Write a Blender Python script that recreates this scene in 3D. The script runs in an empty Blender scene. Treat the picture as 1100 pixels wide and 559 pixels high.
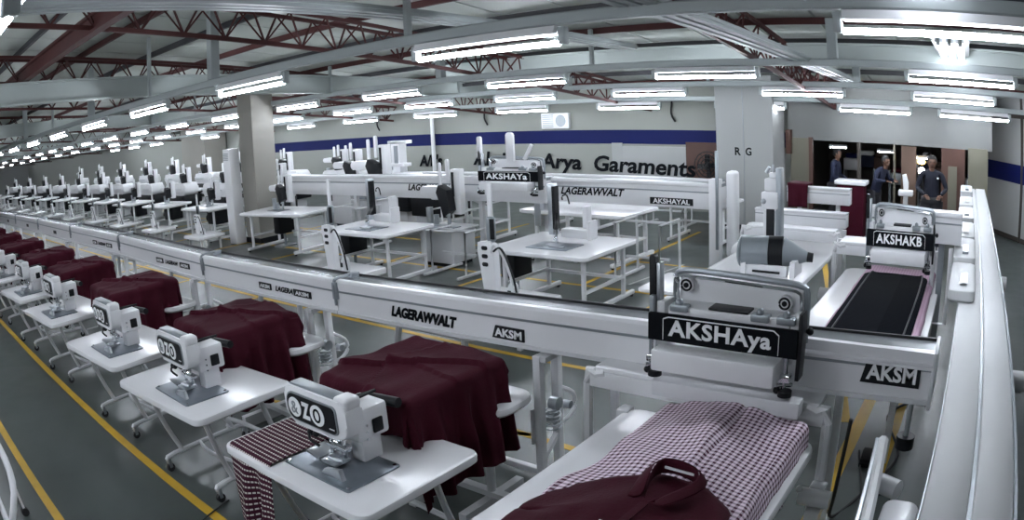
import bpy, bmesh, math, random
from mathutils import Vector, Matrix, noise
random.seed(7)
S = bpy.context.scene
C = S.collection
PI = math.pi
R = math.radians

# ------------------------------------------------------------------ materials
MATS = {}
def mat(name, col, rough=0.5, metal=0.0, spec=0.5, coat=0.0, emit=None, estr=0.0, bump=None, vary=None):
    m = bpy.data.materials.new(name); m.use_nodes = True
    nt = m.node_tree; b = nt.nodes['Principled BSDF']
    b.inputs['Base Color'].default_value = (*col, 1)
    b.inputs['Roughness'].default_value = rough
    b.inputs['Metallic'].default_value = metal
    b.inputs['Specular IOR Level'].default_value = spec
    b.inputs['Coat Weight'].default_value = coat
    if emit:
        b.inputs['Emission Color'].default_value = (*emit, 1)
        b.inputs['Emission Strength'].default_value = estr
    tc = nt.nodes.new('ShaderNodeTexCoord')
    if vary:
        sc, amt = vary
        n = nt.nodes.new('ShaderNodeTexNoise'); n.inputs['Scale'].default_value = sc; n.inputs['Detail'].default_value = 5
        nt.links.new(tc.outputs['Object'], n.inputs['Vector'])
        r = nt.nodes.new('ShaderNodeMix'); r.data_type = 'RGBA'
        r.inputs['A'].default_value = (*[c * (1 - amt) for c in col], 1)
        r.inputs['B'].default_value = (*[min(1, c * (1 + amt)) for c in col], 1)
        nt.links.new(n.outputs['Fac'], r.inputs['Factor'])
        nt.links.new(r.outputs['Result'], b.inputs['Base Color'])
    if bump:
        sc, st = bump
        n = nt.nodes.new('ShaderNodeTexNoise'); n.inputs['Scale'].default_value = sc; n.inputs['Detail'].default_value = 4
        nt.links.new(tc.outputs['Object'], n.inputs['Vector'])
        bp = nt.nodes.new('ShaderNodeBump'); bp.inputs['Strength'].default_value = st; bp.inputs['Distance'].default_value = 0.02
        nt.links.new(n.outputs['Fac'], bp.inputs['Height']); nt.links.new(bp.outputs['Normal'], b.inputs['Normal'])
    MATS[name] = m
    return m

WHITE = mat('white_paint', (0.78, 0.785, 0.80), 0.30, coat=0.15, vary=(3, .03))
WHITE2 = mat('white_enamel', (0.66, 0.67, 0.685), 0.28, coat=0.2, vary=(2, .04))
TOP = mat('white_laminate', (0.82, 0.825, 0.84), 0.22, vary=(2.5, .03))
STEEL = mat('brushed_steel', (0.50, 0.53, 0.56), 0.3, metal=0.85, vary=(14, .12))
PLATE = mat('needle_plate_steel', (0.22, 0.25, 0.28), 0.35, metal=0.7, vary=(9, .15))
GREYM = mat('grey_metal', (0.30, 0.33, 0.35), 0.35, metal=0.5, vary=(4, .08))
CHROME = mat('chrome', (0.75, 0.77, 0.8), 0.12, metal=1.0)
BLACK = mat('black_plastic', (0.005, 0.006, 0.008), 0.45, spec=.3)
INK = mat('black_print', (0.006, 0.007, 0.009), 0.8, spec=.08)
WINK = mat('white_print', (0.88, 0.89, 0.90), 0.5)
MAROON = mat('maroon_cotton', (0.046, 0.0048, 0.0125), 0.8, spec=0.12, vary=(5, .12), bump=(60, .12))
MAROON2 = mat('maroon_cotton_dark', (0.03, 0.003, 0.008), 0.8, spec=0.12)
FLOORM = None
WALL = mat('wall_paint', (0.235, 0.245, 0.225), 0.8, vary=(.6, .05))
WALLW = mat('wall_paint_white', (0.30, 0.31, 0.305), 0.8, vary=(.6, .04))
COLM = mat('column_plaster', (0.26, 0.25, 0.225), 0.8, vary=(1.2, .06))
BLUE = mat('blue_paint', (0.003, 0.007, 0.065), 0.7, spec=.2)
ROOFM = mat('roof_sheet', (0.50, 0.54, 0.50), 0.6, vary=(.8, .1))
BEAMM = mat('grey_green_beam', (0.36, 0.40, 0.385), 0.55, vary=(1.5, .1))
RAILM = mat('light_rail_paint', (0.36, 0.40, 0.40), 0.45, vary=(2, .08))
RUST = mat('rust_red_steel', (0.06, 0.012, 0.011), 0.7, vary=(4, .25))
DARKST = mat('dark_conduit', (0.03, 0.03, 0.035), 0.6)
YELLOW = mat('yellow_floor_paint', (0.50, 0.30, 0.015), 0.5, vary=(6, .18))
PALELINE = mat('pale_floor_paint', (0.45, 0.46, 0.44), 0.5, vary=(6, .18))
RUBBER = mat('black_rubber', (0.015, 0.015, 0.016), 0.7)
GREYCYL = mat('grey_hammered', (0.24, 0.27, 0.29), 0.35, metal=0.3, vary=(6, .06))
PINK = mat('pale_pink_cloth', (0.55, 0.38, 0.46), 0.8, vary=(8, .08))
WOOD = mat('brown_board', (0.06, 0.025, 0.016), 0.6, vary=(3, .2))
NAVY = mat('navy_cloth', (0.005, 0.007, 0.018), 0.8, vary=(5, .2))
DARKBLUE = mat('dark_blue_cloth', (0.006, 0.011, 0.035), 0.8, vary=(5, .2))
SKIN = mat('skin', (0.13, 0.065, 0.042), 0.6, vary=(8, .06))
HAIR = mat('black_hair', (0.01, 0.009, 0.009), 0.6)
TROUSER = mat('dark_trousers', (0.02, 0.02, 0.025), 0.8)
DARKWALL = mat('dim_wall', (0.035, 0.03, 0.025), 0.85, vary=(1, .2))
BEIGE = mat('beige_panel', (0.12, 0.115, 0.085), 0.6, vary=(2, .08))
TAN = mat('tan_panel', (0.075, 0.045, 0.03), 0.6, vary=(2, .1))
TUBE = mat('lit_tube', (0.9, 0.95, 1), 0.4, emit=(0.86, 0.91, 1.0), estr=34)
TUBE2 = mat('dim_tube', (0.9, 0.95, 1), 0.4, emit=(0.86, 0.91, 1.0), estr=7)
DAY = mat('daylit_pane', (0.7, 0.8, 0.9), 0.3, emit=(0.8, 0.9, 1.0), estr=2.2)
AMBER = mat('amber_lamp_glass', (0.9, 0.6, 0.2), 0.3, emit=(1.0, 0.6, 0.15), estr=5)
BULB = mat('white_lamp_glass', (0.9, 0.9, 0.9), 0.3, emit=(1.0, 0.93, 0.95), estr=9)
DECK = mat('conveyor_enamel', (0.56, 0.575, 0.58), 0.5, coat=0, vary=(1.5, .04))
TOPPL = mat('beam_top_steel', (0.42, 0.44, 0.46), 0.22, metal=.6, vary=(3, .08))
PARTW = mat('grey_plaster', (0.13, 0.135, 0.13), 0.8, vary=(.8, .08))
PURPLE = mat('violet_cable', (0.06, 0.03, 0.25), 0.5)

def checks(name, c1, c2, sx, sy, soft=0.0, stripe=False, bump=.15):
    """Woven check in UV space (metres)."""
    m = bpy.data.materials.new(name); m.use_nodes = True
    nt = m.node_tree; b = nt.nodes['Principled BSDF']; b.inputs['Roughness'].default_value = .8
    b.inputs['Specular IOR Level'].default_value = .2
    uv = nt.nodes.new('ShaderNodeUVMap')
    sp = nt.nodes.new('ShaderNodeSeparateXYZ'); nt.links.new(uv.outputs['UV'], sp.inputs[0])
    def band(sock, size, duty):
        d = nt.nodes.new('ShaderNodeMath'); d.operation = 'DIVIDE'; nt.links.new(sock, d.inputs[0]); d.inputs[1].default_value = size
        f = nt.nodes.new('ShaderNodeMath'); f.operation = 'FRACT'; nt.links.new(d.outputs[0], f.inputs[0])
        l = nt.nodes.new('ShaderNodeMath'); l.operation = 'LESS_THAN'; nt.links.new(f.outputs[0], l.inputs[0]); l.inputs[1].default_value = duty
        return l.outputs[0]
    a = band(sp.outputs['X'], sx, .44); c = band(sp.outputs['Y'], sy, .44 if not stripe else .3)
    if stripe:   # broken light stripes
        mx = nt.nodes.new('ShaderNodeMath'); mx.operation = 'MULTIPLY'
        a = band(sp.outputs['X'], sx, .7)
        nt.links.new(a, mx.inputs[0]); nt.links.new(c, mx.inputs[1])
        fac = mx.outputs[0]
    else:        # gingham: dark where both, mid where one
        mx = nt.nodes.new('ShaderNodeMath'); mx.operation = 'ADD'
        nt.links.new(a, mx.inputs[0]); nt.links.new(c, mx.inputs[1])
        h = nt.nodes.new('ShaderNodeMath'); h.operation = 'MULTIPLY'; nt.links.new(mx.outputs[0], h.inputs[0]); h.inputs[1].default_value = .5
        fac = h.outputs[0]
    r = nt.nodes.new('ShaderNodeMix'); r.data_type = 'RGBA'
    r.inputs['A'].default_value = (*c1, 1); r.inputs['B'].default_value = (*c2, 1)
    if name == 'black_ribbed_pad': b.inputs['Roughness'].default_value = .95; b.inputs['Specular IOR Level'].default_value = .03
    nt.links.new(fac, r.inputs['Factor']); nt.links.new(r.outputs['Result'], b.inputs['Base Color'])
    return m
GINGHAM = checks('maroon_white_check', (0.90, 0.76, 0.86), (0.060, 0.004, 0.024), .030, .030)
BROKEN = checks('maroon_broken_stripe', (0.045, 0.008, 0.020), (0.62, 0.58, 0.55), .022, .034, stripe=True)
RIBBED = checks('black_ribbed_pad', (0.004, 0.005, 0.007), (0.011, 0.012, 0.015), .03, 10.)
PINKCHK = checks('pink_fine_check', (0.52, 0.38, 0.46), (0.40, 0.24, 0.33), .03, .03)

def floor_material():
    m = bpy.data.materials.new('painted_concrete'); m.use_nodes = True
    nt = m.node_tree; b = nt.nodes['Principled BSDF']
    tc = nt.nodes.new('ShaderNodeTexCoord')
    n = nt.nodes.new('ShaderNodeTexNoise'); n.inputs['Scale'].default_value = .7; n.inputs['Detail'].default_value = 8
    nt.links.new(tc.outputs['Object'], n.inputs['Vector'])
    cr = nt.nodes.new('ShaderNodeValToRGB')
    cr.color_ramp.elements[0].color = (0.044, 0.055, 0.052, 1); cr.color_ramp.elements[0].position = .3
    cr.color_ramp.elements[1].color = (0.078, 0.094, 0.088, 1); cr.color_ramp.elements[1].position = .75
    nt.links.new(n.outputs['Fac'], cr.inputs[0]); nt.links.new(cr.outputs[0], b.inputs['Base Color'])
    n2 = nt.nodes.new('ShaderNodeTexNoise'); n2.inputs['Scale'].default_value = 3; n2.inputs['Detail'].default_value = 6
    nt.links.new(tc.outputs['Object'], n2.inputs['Vector'])
    mr = nt.nodes.new('ShaderNodeMapRange'); mr.inputs['To Min'].default_value = .24; mr.inputs['To Max'].default_value = .40
    nt.links.new(n2.outputs['Fac'], mr.inputs['Value']); nt.links.new(mr.outputs[0], b.inputs['Roughness'])
    return m
FLOORM = floor_material()

# ------------------------------------------------------------------ mesh builder
class MB:
    def __init__(s): s.bm = bmesh.new()
    def _new(s, fn, M=None):
        r = fn(); vs = r['verts']
        if M is not None: bmesh.ops.transform(s.bm, matrix=M, verts=vs)
        return vs
    def box(s, x0, x1, y0, y1, z0, z1, bev=0.0, seg=2, M=None):
        vs = bmesh.ops.create_cube(s.bm, size=1)['verts']
        T = Matrix.Translation(((x0+x1)/2, (y0+y1)/2, (z0+z1)/2)) @ Matrix.Diagonal((abs(x1-x0), abs(y1-y0), abs(z1-z0), 1))
        bmesh.ops.transform(s.bm, matrix=T, verts=vs)
        if bev > 0:
            es = list({e for v in vs for e in v.link_edges})
            r = bmesh.ops.bevel(s.bm, geom=es, offset=bev, segments=seg, affect='EDGES', profile=.5, clamp_overlap=True)
            vs = list({v for f in r['faces'] for v in f.verts} | {v for v in vs if v.is_valid})
            seen = set(vs); st = list(vs)
            while st:
                v = st.pop()
                for e in v.link_edges:
                    w = e.other_vert(v)
                    if w not in seen: seen.add(w); st.append(w)
            vs = list(seen)
        if M is not None: bmesh.ops.transform(s.bm, matrix=M, verts=vs)
        return s
    def slab(s, x0, x1, y0, y1, z0, z1, rad=.06, bev=.012, seg=5, M=None):
        """slab with rounded plan corners and softened edges"""
        pts = []
        for cx, cy, a0 in ((x1-rad, y1-rad, 0), (x0+rad, y1-rad, 90), (x0+rad, y0+rad, 180), (x1-rad, y0+rad, 270)):
            for k in range(seg+1):
                a = R(a0 + 90*k/seg); pts.append((cx + rad*math.cos(a), cy + rad*math.sin(a)))
        cx, cy = (x0+x1)/2, (y0+y1)/2
        rings = []
        def ring(inset, z):
            out = []
            for px, py in pts:
                dx, dy = px-cx, py-cy
                sx = (abs(x1-x0)/2-inset)/(abs(x1-x0)/2); sy = (abs(y1-y0)/2-inset)/(abs(y1-y0)/2)
                out.append(s.bm.verts.new((cx+dx*sx, cy+dy*sy, z)))
            return out
        for inset, z in ((bev, z0), (0, z0+bev), (0, z1-bev), (bev*.3, z1-bev*.3), (bev, z1)): rings.append(ring(inset, z))
        n = len(pts)
        for a, b in zip(rings, rings[1:]):
            for i in range(n): s.bm.faces.new((a[i], a[(i+1) % n], b[(i+1) % n], b[i]))
        s.bm.faces.new(rings[-1]); s.bm.faces.new(rings[0][::-1])
        if M is not None: bmesh.ops.transform(s.bm, matrix=M, verts=[v for r in rings for v in r])
        return s
    def prism(s, pts, d0, d1, axis='y', bev=0, M=None):
        """outline pts (a,b) extruded along axis. axis y: (x,z); axis x: (y,z); axis z: (x,y)"""
        def P(a, b, d):
            return {'y': (a, d, b), 'x': (d, a, b), 'z': (a, b, d)}[axis]
        A = [s.bm.verts.new(P(a, b, d0)) for a, b in pts]; B = [s.bm.verts.new(P(a, b, d1)) for a, b in pts]
        n = len(pts); fs = []
        for i in range(n): fs.append(s.bm.faces.new((A[i], A[(i+1) % n], B[(i+1) % n], B[i])))
        f1 = s.bm.faces.new(A[::-1]); f2 = s.bm.faces.new(B)
        vs = A + B
        if bev > 0:
            es = list(f1.edges) + list(f2.edges)
            r = bmesh.ops.bevel(s.bm, geom=es, offset=bev, segments=2, affect='EDGES', profile=.5, clamp_overlap=True)
            seen = set(v for f in r['faces'] for v in f.verts); st = list(seen)
            while st:
                v = st.pop()
                for e in v.link_edges:
                    w = e.other_vert(v)
                    if w not in seen: seen.add(w); st.append(w)
            vs = list(seen)
        if M is not None: bmesh.ops.transform(s.bm, matrix=M, verts=vs)
        return s
    def cyl(s, p0, p1, r, r2=None, n=12, M=None):
        p0, p1 = Vector(p0), Vector(p1); d = p1-p0; L = d.length
        if L < 1e-6: return s
        T = Matrix.Translation((p0+p1)/2) @ d.to_track_quat('Z', 'Y').to_matrix().to_4x4()
        if M is not None: T = M @ T
        bmesh.ops.create_cone(s.bm, cap_ends=True, cap_tris=False, segments=n, radius1=r, radius2=r if r2 is None else r2, depth=L, matrix=T)
        return s
    def ball(s, p, r, sc=(1, 1, 1), n=12, M=None):
        T = Matrix.Translation(p) @ Matrix.Diagonal((*[r*c for c in sc], 1))
        if M is not None: T = M @ T
        bmesh.ops.create_uvsphere(s.bm, u_segments=n, v_segments=max(6, n//2), radius=1, matrix=T)
        return s
    def tube(s, pts, r, n=8, smooth=3, closed=False):
        P = [Vector(p) for p in pts]
        if smooth and len(P) > 2:
            Q = []
            m = len(P)
            for i in range(m if closed else m-1):
                g = (lambda k: P[k % m]) if closed else (lambda k: P[max(0, min(m-1, k))])
                p0, p1, p2, p3 = g(i-1), g(i), g(i+1), g(i+2)
                for k in range(smooth):
                    t = k/smooth
                    Q.append(.5*((2*p1)+(p2-p0)*t+(2*p0-5*p1+4*p2-p3)*t*t+(3*p1-p0-3*p2+p3)*t*t*t))
            if not closed: Q.append(P[-1])
            P = Q
        rings = []; up = Vector((0, 0, 1)); m = len(P)
        for i, p in enumerate(P):
            if closed: d = P[(i+1) % m]-P[i-1]
            else: d = P[min(i+1, m-1)]-P[max(i-1, 0)]
            d.normalize()
            a = d.cross(up)
            if a.length < .15: a = d.cross(Vector((0, 1, 0))) if i == 0 or not rings else la - d*la.dot(d)
            a.normalize(); la = a.copy(); b = a.cross(d)
            rings.append([s.bm.verts.new(p + r*(math.cos(2*PI*k/n)*a + math.sin(2*PI*k/n)*b)) for k in range(n)])
        pr = list(zip(rings, rings[1:]))
        if closed: pr.append((rings[-1], rings[0]))
        for A, B in pr:
            for k in range(n): s.bm.faces.new((A[k], A[(k+1) % n], B[(k+1) % n], B[k]))
        if not closed:
            s.bm.faces.new(rings[0][::-1]); s.bm.faces.new(rings[-1])
        return s
    def bar(s, p0, p1, w, h=None, bev=0):
        """rectangular bar between two points, w horizontal, h the other way"""
        h = h or w
        p0, p1 = Vector(p0), Vector(p1); d = p1-p0; L = d.length
        z = d.normalized(); up = Vector((0, 0, 1)) if abs(z.z) < .95 else Vector((0, 1, 0))
        x = z.cross(up).normalized() if abs(z.z) < .95 else Vector((1, 0, 0)); y = z.cross(x).normalized()
        x = y.cross(z)
        T = Matrix((( x.x, y.x, z.x, 0), (x.y, y.y, z.y, 0), (x.z, y.z, z.z, 0), (0, 0, 0, 1)))
        s.box(-w/2, w/2, -h/2, h/2, -L/2, L/2, bev=bev, seg=1, M=Matrix.Translation((p0+p1)/2) @ T)
        return s
    def build(s, name, m, parent=None, smooth=35):
        bmesh.ops.recalc_face_normals(s.bm, faces=s.bm.faces)
        me = bpy.data.meshes.new(name); s.bm.to_mesh(me); s.bm.free()
        me.materials.append(m)
        if name in SPLIT and parent is not None:
            return split_build(me, name, parent, smooth)
        if smooth:
            me.polygons.foreach_set('use_smooth', [True]*len(me.polygons)); me.set_sharp_from_angle(angle=R(smooth))
        o = bpy.data.objects.new(name, me); C.objects.link(o)
        if parent: o.parent = parent
        return o

SPLIT = {'bolt', 'badge', 'screw', 'post', 'slot', 'foot_bar', 'upright_blade', 'oil_bottle', 'base_leg', 'cheek', 'vent', 'clamp_pair', 'button', 'warning_mark', 'hub_pair', 'cylinder_pair'}
def split_build(me, name, parent, smooth):
    """one object per loose piece"""
    bm = bmesh.new(); bm.from_mesh(me); bm.verts.ensure_lookup_table()
    seen = set(); first = None; mt = me.materials[0]
    for v in bm.verts:
        if v.index in seen: continue
        st = [v]; seen.add(v.index); isl = []
        while st:
            q = st.pop(); isl.append(q)
            for e in q.link_edges:
                w = e.other_vert(q)
                if w.index not in seen: seen.add(w.index); st.append(w)
        idx = {q.index: i for i, q in enumerate(isl)}
        fs = {f for q in isl for f in q.link_faces}
        m2 = bpy.data.meshes.new(name); m2.from_pydata([q.co[:] for q in isl], [], [[idx[q.index] for q in f.verts] for f in fs]); m2.materials.append(mt)
        if smooth: m2.polygons.foreach_set('use_smooth', [True]*len(m2.polygons)); m2.set_sharp_from_angle(angle=R(smooth))
        o = bpy.data.objects.new(name, m2); C.objects.link(o); o.parent = parent
        first = first or o
    bm.free()
    return first

def tag(o, label=None, cat=None, group=None, kind=None):
    if label: o['label'] = label
    if cat: o['category'] = cat
    if group: o['group'] = group
    if kind: o['kind'] = kind
    return o
def thing(name, label, cat, loc=(0, 0, 0), rz=0, group=None):
    o = bpy.data.objects.new(name, None); C.objects.link(o); o.empty_display_size = .1
    o.location = loc; o.rotation_euler = (0, 0, rz)
    return tag(o, label, cat, group)
def copy_tree(o, parent=None):
    c = o.copy(); C.objects.link(c)
    if parent: c.parent = parent
    for ch in list(o.children): copy_tree(ch, c)
    return c
def place(proto, used, loc, rz, label, group=None):
    """first time the source itself, afterwards a copy"""
    o = proto if not used else copy_tree(proto)
    o.location = loc; o.rotation_euler = (0, 0, rz); o['label'] = label
    if group: o['group'] = group
    return o
ORD = 'first second third fourth fifth sixth seventh eighth ninth tenth eleventh twelfth thirteenth fourteenth fifteenth sixteenth seventeenth eighteenth nineteenth twentieth'.split()

def text(name, body, w, h, m, parent, M, bold=.012, ext=.0015, shear=0, space=1.0):
    """lettering lying in the local XY plane of M, centred, stretched to w x h"""
    cu = bpy.data.curves.new(name, 'FONT'); cu.body = body; cu.size = 1; cu.extrude = .01; cu.offset = bold
    cu.align_x = 'CENTER'; cu.align_y = 'CENTER'; cu.resolution_u = 3; cu.shear = shear; cu.space_character = space
    t = bpy.data.objects.new(name, cu); C.objects.link(t)
    dg = bpy.context.evaluated_depsgraph_get(); dg.update()
    me = bpy.data.meshes.new_from_object(t.evaluated_get(dg))
    bpy.data.objects.remove(t)
    xs = [v.co.x for v in me.vertices]; ys = [v.co.y for v in me.vertices]
    sx = w/(max(xs)-min(xs)); sy = h/(max(ys)-min(ys)); cx = (max(xs)+min(xs))/2; cy = (max(ys)+min(ys))/2
    for v in me.vertices: v.co = M @ Vector(((v.co.x-cx)*sx, (v.co.y-cy)*sy, v.co.z*ext/.01))
    me.materials.clear(); me.materials.append(m)
    o = bpy.data.objects.new(name, me); C.objects.link(o)
    if parent: o.parent = parent
    return o
def facing(x, y, z, tilt=0, rz=0):
    """text plane facing -Y (towards the camera side) at x,y,z"""
    return Matrix.Translation((x, y, z)) @ Matrix.Rotation(rz, 4, 'Z') @ Matrix.Rotation(R(90)-tilt, 4, 'X')

def drape(name, x0, x1, y0, y1, zt, drops, m, parent=None, edge_r=.04, flare=.12, fold=.035, nf=7, step=.03, seed=0, crease=.012, top=None, hem=.05, thick=.004, fold_y=1.0):
    """cloth lying on a rounded block x0..x1,y0..y1 at height zt and hanging; drops = (left, right, front, back) lengths"""
    L, Rr, F, B = drops
    us = [-L + k*((x1-x0)+L+Rr)/max(2, int(((x1-x0)+L+Rr)/step)) for k in range(max(2, int(((x1-x0)+L+Rr)/step))+1)]
    vs = [-F + k*((y1-y0)+F+B)/max(2, int(((y1-y0)+F+B)/step)) for k in range(max(2, int(((y1-y0)+F+B)/step))+1)]
    bm = bmesh.new(); uvl = bm.loops.layers.uv.new('UVMap'); G = []
    W, D = x1-x0, y1-y0
    for u in us:
        col = []
        for v in vs:
            cu_, cv = min(max(u, 0), W), min(max(v, 0), D)
            du, dv = u-cu_, v-cv
            s_ = math.hypot(du, dv)
            if s_ > 1e-6: nx, ny = du/s_, dv/s_
            else: nx = ny = 0
            arc = edge_r*PI/2
            if s_ < arc: out = edge_r*math.sin(s_/edge_r); dn = edge_r*(1-math.cos(s_/edge_r))
            else:
                q = s_-arc; out = edge_r + flare*q; dn = edge_r + q*math.sqrt(max(0, 1-flare*flare))
            # ripples that grow downwards
            per = (cu_ if ny else 0)*1.0 + (cv if nx else 0)*fold_y + math.atan2(ny, nx)*.25
            amp = fold*min(1, max(0, (s_-arc)/.35))
            rip = amp*(math.sin(per*2*PI*nf/1.0 + seed) + .5*math.sin(per*2*PI*nf*1.7 + seed*2.3))
            X = x0+cu_+nx*(out+rip); Y = y0+cv+ny*(out+rip)
            Z = zt-dn
            if top: Z += top(cu_/W, cv/D)*(1 if s_ < arc else max(0, 1-(s_-arc)/.15))
            n1 = noise.noise(Vector((u*3.1+seed, v*3.3, seed*1.7)))
            n2 = noise.noise(Vector((u*9+seed, v*4, seed*3.1)))
            n3 = abs(noise.noise(Vector((u*2.2+v*1.9+seed*5, v*1.2-u, seed))))
            zz = crease*(n1 + .5*n2 + 1.6*(0.25-n3))
            X += nx*zz; Y += ny*zz; Z += zz*(1 if s_ < arc else .2)
            if s_ > arc: Z += hem*noise.noise(Vector((per*2.5, seed, 1)))*min(1, (s_-arc)/.4)
            if Z < .03: Z = .03 + random.random()*.004
            col.append((bm.verts.new((X, Y, Z)), u, v))
        G.append(col)
    for i in range(len(us)-1):
        for j in range(len(vs)-1):
            q = (G[i][j], G[i+1][j], G[i+1][j+1], G[i][j+1])
            f = bm.faces.new([a[0] for a in q])
            for lp, a in zip(f.loops, q): lp[uvl].uv = (a[1]+5, a[2]+5)
    me = bpy.data.meshes.new(name); bm.to_mesh(me); bm.free(); me.materials.append(m)
    me.polygons.foreach_set('use_smooth', [True]*len(me.polygons))
    o = bpy.data.objects.new(name, me); C.objects.link(o)
    md = o.modifiers.new('thickness', 'SOLIDIFY'); md.thickness = thick; md.offset = -1
    if parent: o.parent = parent
    return o

# ------------------------------------------------------------------ camera
cam = bpy.data.cameras.new('camera'); co = bpy.data.objects.new('camera', cam); C.objects.link(co); S.camera = co
yaw, pitch, roll = -.660155, .2083857, -.0509209
cy, sy, cp, sp, cr, sr = math.cos(yaw), math.sin(yaw), math.cos(pitch), math.sin(pitch), math.cos(roll), math.sin(roll)
fw = Vector((sy*cp, cy*cp, -sp)); rt = Vector((cy, -sy, 0)); up = rt.cross(fw)
r2 = cr*rt + sr*up; u2 = -sr*rt + cr*up
co.matrix_world = Matrix(((r2.x, u2.x, -fw.x, 0), (r2.y, u2.y, -fw.y, 0), (r2.z, u2.z, -fw.z, 2.5), (0, 0, 0, 1)))
cam.type = 'PANO'; cam.sensor_width = 36; cam.clip_end = 300; cam.clip_start = .05
FMM = 780.466*36/1100
P = cam if hasattr(cam, 'fisheye_polynomial_k1') else cam.cycles
cy_ = cam.cycles if hasattr(cam, 'cycles') else cam
try: cy_.panorama_type = 'FISHEYE_LENS_POLYNOMIAL'
except Exception: cam.panorama_type = 'FISHEYE_LENS_POLYNOMIAL'
P.fisheye_fov = R(170)
P.fisheye_polynomial_k0 = 0; P.fisheye_polynomial_k1 = -1/FMM; P.fisheye_polynomial_k2 = 0
P.fisheye_polynomial_k3 = -.113684/FMM**3; P.fisheye_polynomial_k4 = 0

# ------------------------------------------------------------------ setting
def struct(o): return tag(o, kind='structure')
def roofz(y): return 4.75 - .118*y
fl = struct(MB().box(-69, 6, -5, 23, -.1, 0).build('floor', FLOORM, smooth=0))
def line(x0, y0, x1, y1, w=.075, m=YELLOW):
    MB().bar((x0, y0, .0015), (x1, y1, .0015), w, .003).build('marking_line', m, fl, smooth=0)
line(-30, 1.9, -1.3, 1.74)
line(-30, .85, -3.6, .72)
line(-30, 5.62, -3.0, 5.58, .07); line(-30, 4.13, -7.0, 4.14, .06); line(-5.1, 4.2, -2.2, 4.05, .07)
line(-5.5, 3.3, -3.0, 4.15, .06)
line(-30, 8.44, -3.9, 8.38, .07)
line(-6.85, 8.38, -6.9, 5.6, .07); line(-3.9, 8.38, -3.95, 5.6, .07)
line(-5.3, 8.4, -5.4, 13.0, .07); line(-30, 10.4, -3.6, 10.05, .07)
line(-4.5, 10.2, -4.7, 8.7, .035, PALELINE)
line(-.74, 3.0, -.72, 6.2, .11); line(-.40, 3.6, -.40, 6.9, .08)
line(-.85, 5.4, -2.4, 11.2, .09)
for x in (-9.2, -11.6, -14.0, -16.4, -19): line(x, 4.2, x, 12.5, .07)
struct(MB().box(-69, -3.9, 15.5, 15.7, 0, 3.2).build('wall_back', WALL, smooth=0)); wb = bpy.data.objects['wall_back']
MB().box(-24.0, -3.9, 15.485, 15.5, 1.56, 1.90).build('blue_stripe', BLUE, wb, smooth=0)
MB().box(-30.6, -29.8, 15.485, 15.5, 1.56, 1.90).build('blue_stripe', BLUE, wb, smooth=0)
struct(MB().box(-69, -68.8, -5, 15.5, 0, 5.4).build('wall_left', WALLW, smooth=0))
struct(MB().box(-69, 6, -5.2, -5, 0, 5.6).build('wall_front', WALL, smooth=0))
# angled wall on the right with the stripe, then the side wall
def wallseg(name, x0, y0, x1, y1, z0, z1, t, m, parent=None):
    d = Vector((x1-x0, y1-y0, 0)).normalized(); n = Vector((d.y, -d.x, 0))
    b = MB(); A = []
    pts = [(x0, y0), (x1, y1), (x1-n.x*t, y1-n.y*t), (x0-n.x*t, y0-n.y*t)]
    b.prism(pts, z0, z1, 'z'); return b.build(name, m, parent, smooth=0)
wr = struct(wallseg('wall_right', .55, 16.2, 3.4, 11.6, 0, 3.4, .2, WALLW))
wallseg('blue_stripe', .55, 16.2, 3.4, 11.6, 1.18, 1.56, -.012, BLUE, wr)
wallseg('skirting', .55, 16.2, 3.4, 11.6, 0, .1, -.012, DARKWALL, wr)
struct(MB().box(3.4, 3.6, -5, 11.65, 0, 5.6).build('wall_side', WALLW, smooth=0))
# partition over the openings at the back right and the dim room behind
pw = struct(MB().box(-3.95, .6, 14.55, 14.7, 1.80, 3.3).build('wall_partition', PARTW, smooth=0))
MB().box(-3.9, -3.45, 14.5, 14.7, 0, 1.84).build('pier', BEIGE, pw, smooth=0)
MB().box(.05, .5, 14.5, 14.7, 0, 1.84).build('pier', BEIGE, pw, smooth=0)
MB().box(-.55, -.02, 14.5, 14.62, 0, 1.80).build('door_leaf', WOOD, pw, smooth=0)
MB().box(-.40, -.20, 14.47, 14.5, .3, 1.45).build('door_panel', BEIGE, pw, smooth=0)
MB().box(-3.48, -3.40, 14.46, 14.56, 0, 1.86).build('jamb', WOOD, pw, smooth=0)
MB().box(-3.98, -3.86, 14.40, 14.55, 1.5, 2.0, bev=.01).build('wall_box', WOOD, pw)
MB().box(-2.42, -2.35, 14.5, 14.62, 0, 1.80).build('jamb', DARKWALL, pw, smooth=0)
MB().box(-1.62, -1.58, 14.5, 14.62, 0, 1.80).build('jamb', BEIGE, pw, smooth=0)
MB().box(-1.45, -1.12, 14.58, 14.66, 0, 1.78).build('side_panel', TAN, pw, smooth=0)
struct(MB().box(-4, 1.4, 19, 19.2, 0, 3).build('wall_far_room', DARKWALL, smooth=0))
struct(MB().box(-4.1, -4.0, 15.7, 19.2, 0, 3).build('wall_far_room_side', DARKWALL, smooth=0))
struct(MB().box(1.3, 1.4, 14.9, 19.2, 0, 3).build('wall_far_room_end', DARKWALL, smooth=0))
struct(MB().box(-4.2, 1.4, 14.7, 19.2, 2.5, 2.6).build('ceiling_far_room', DARKWALL, smooth=0))
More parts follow.
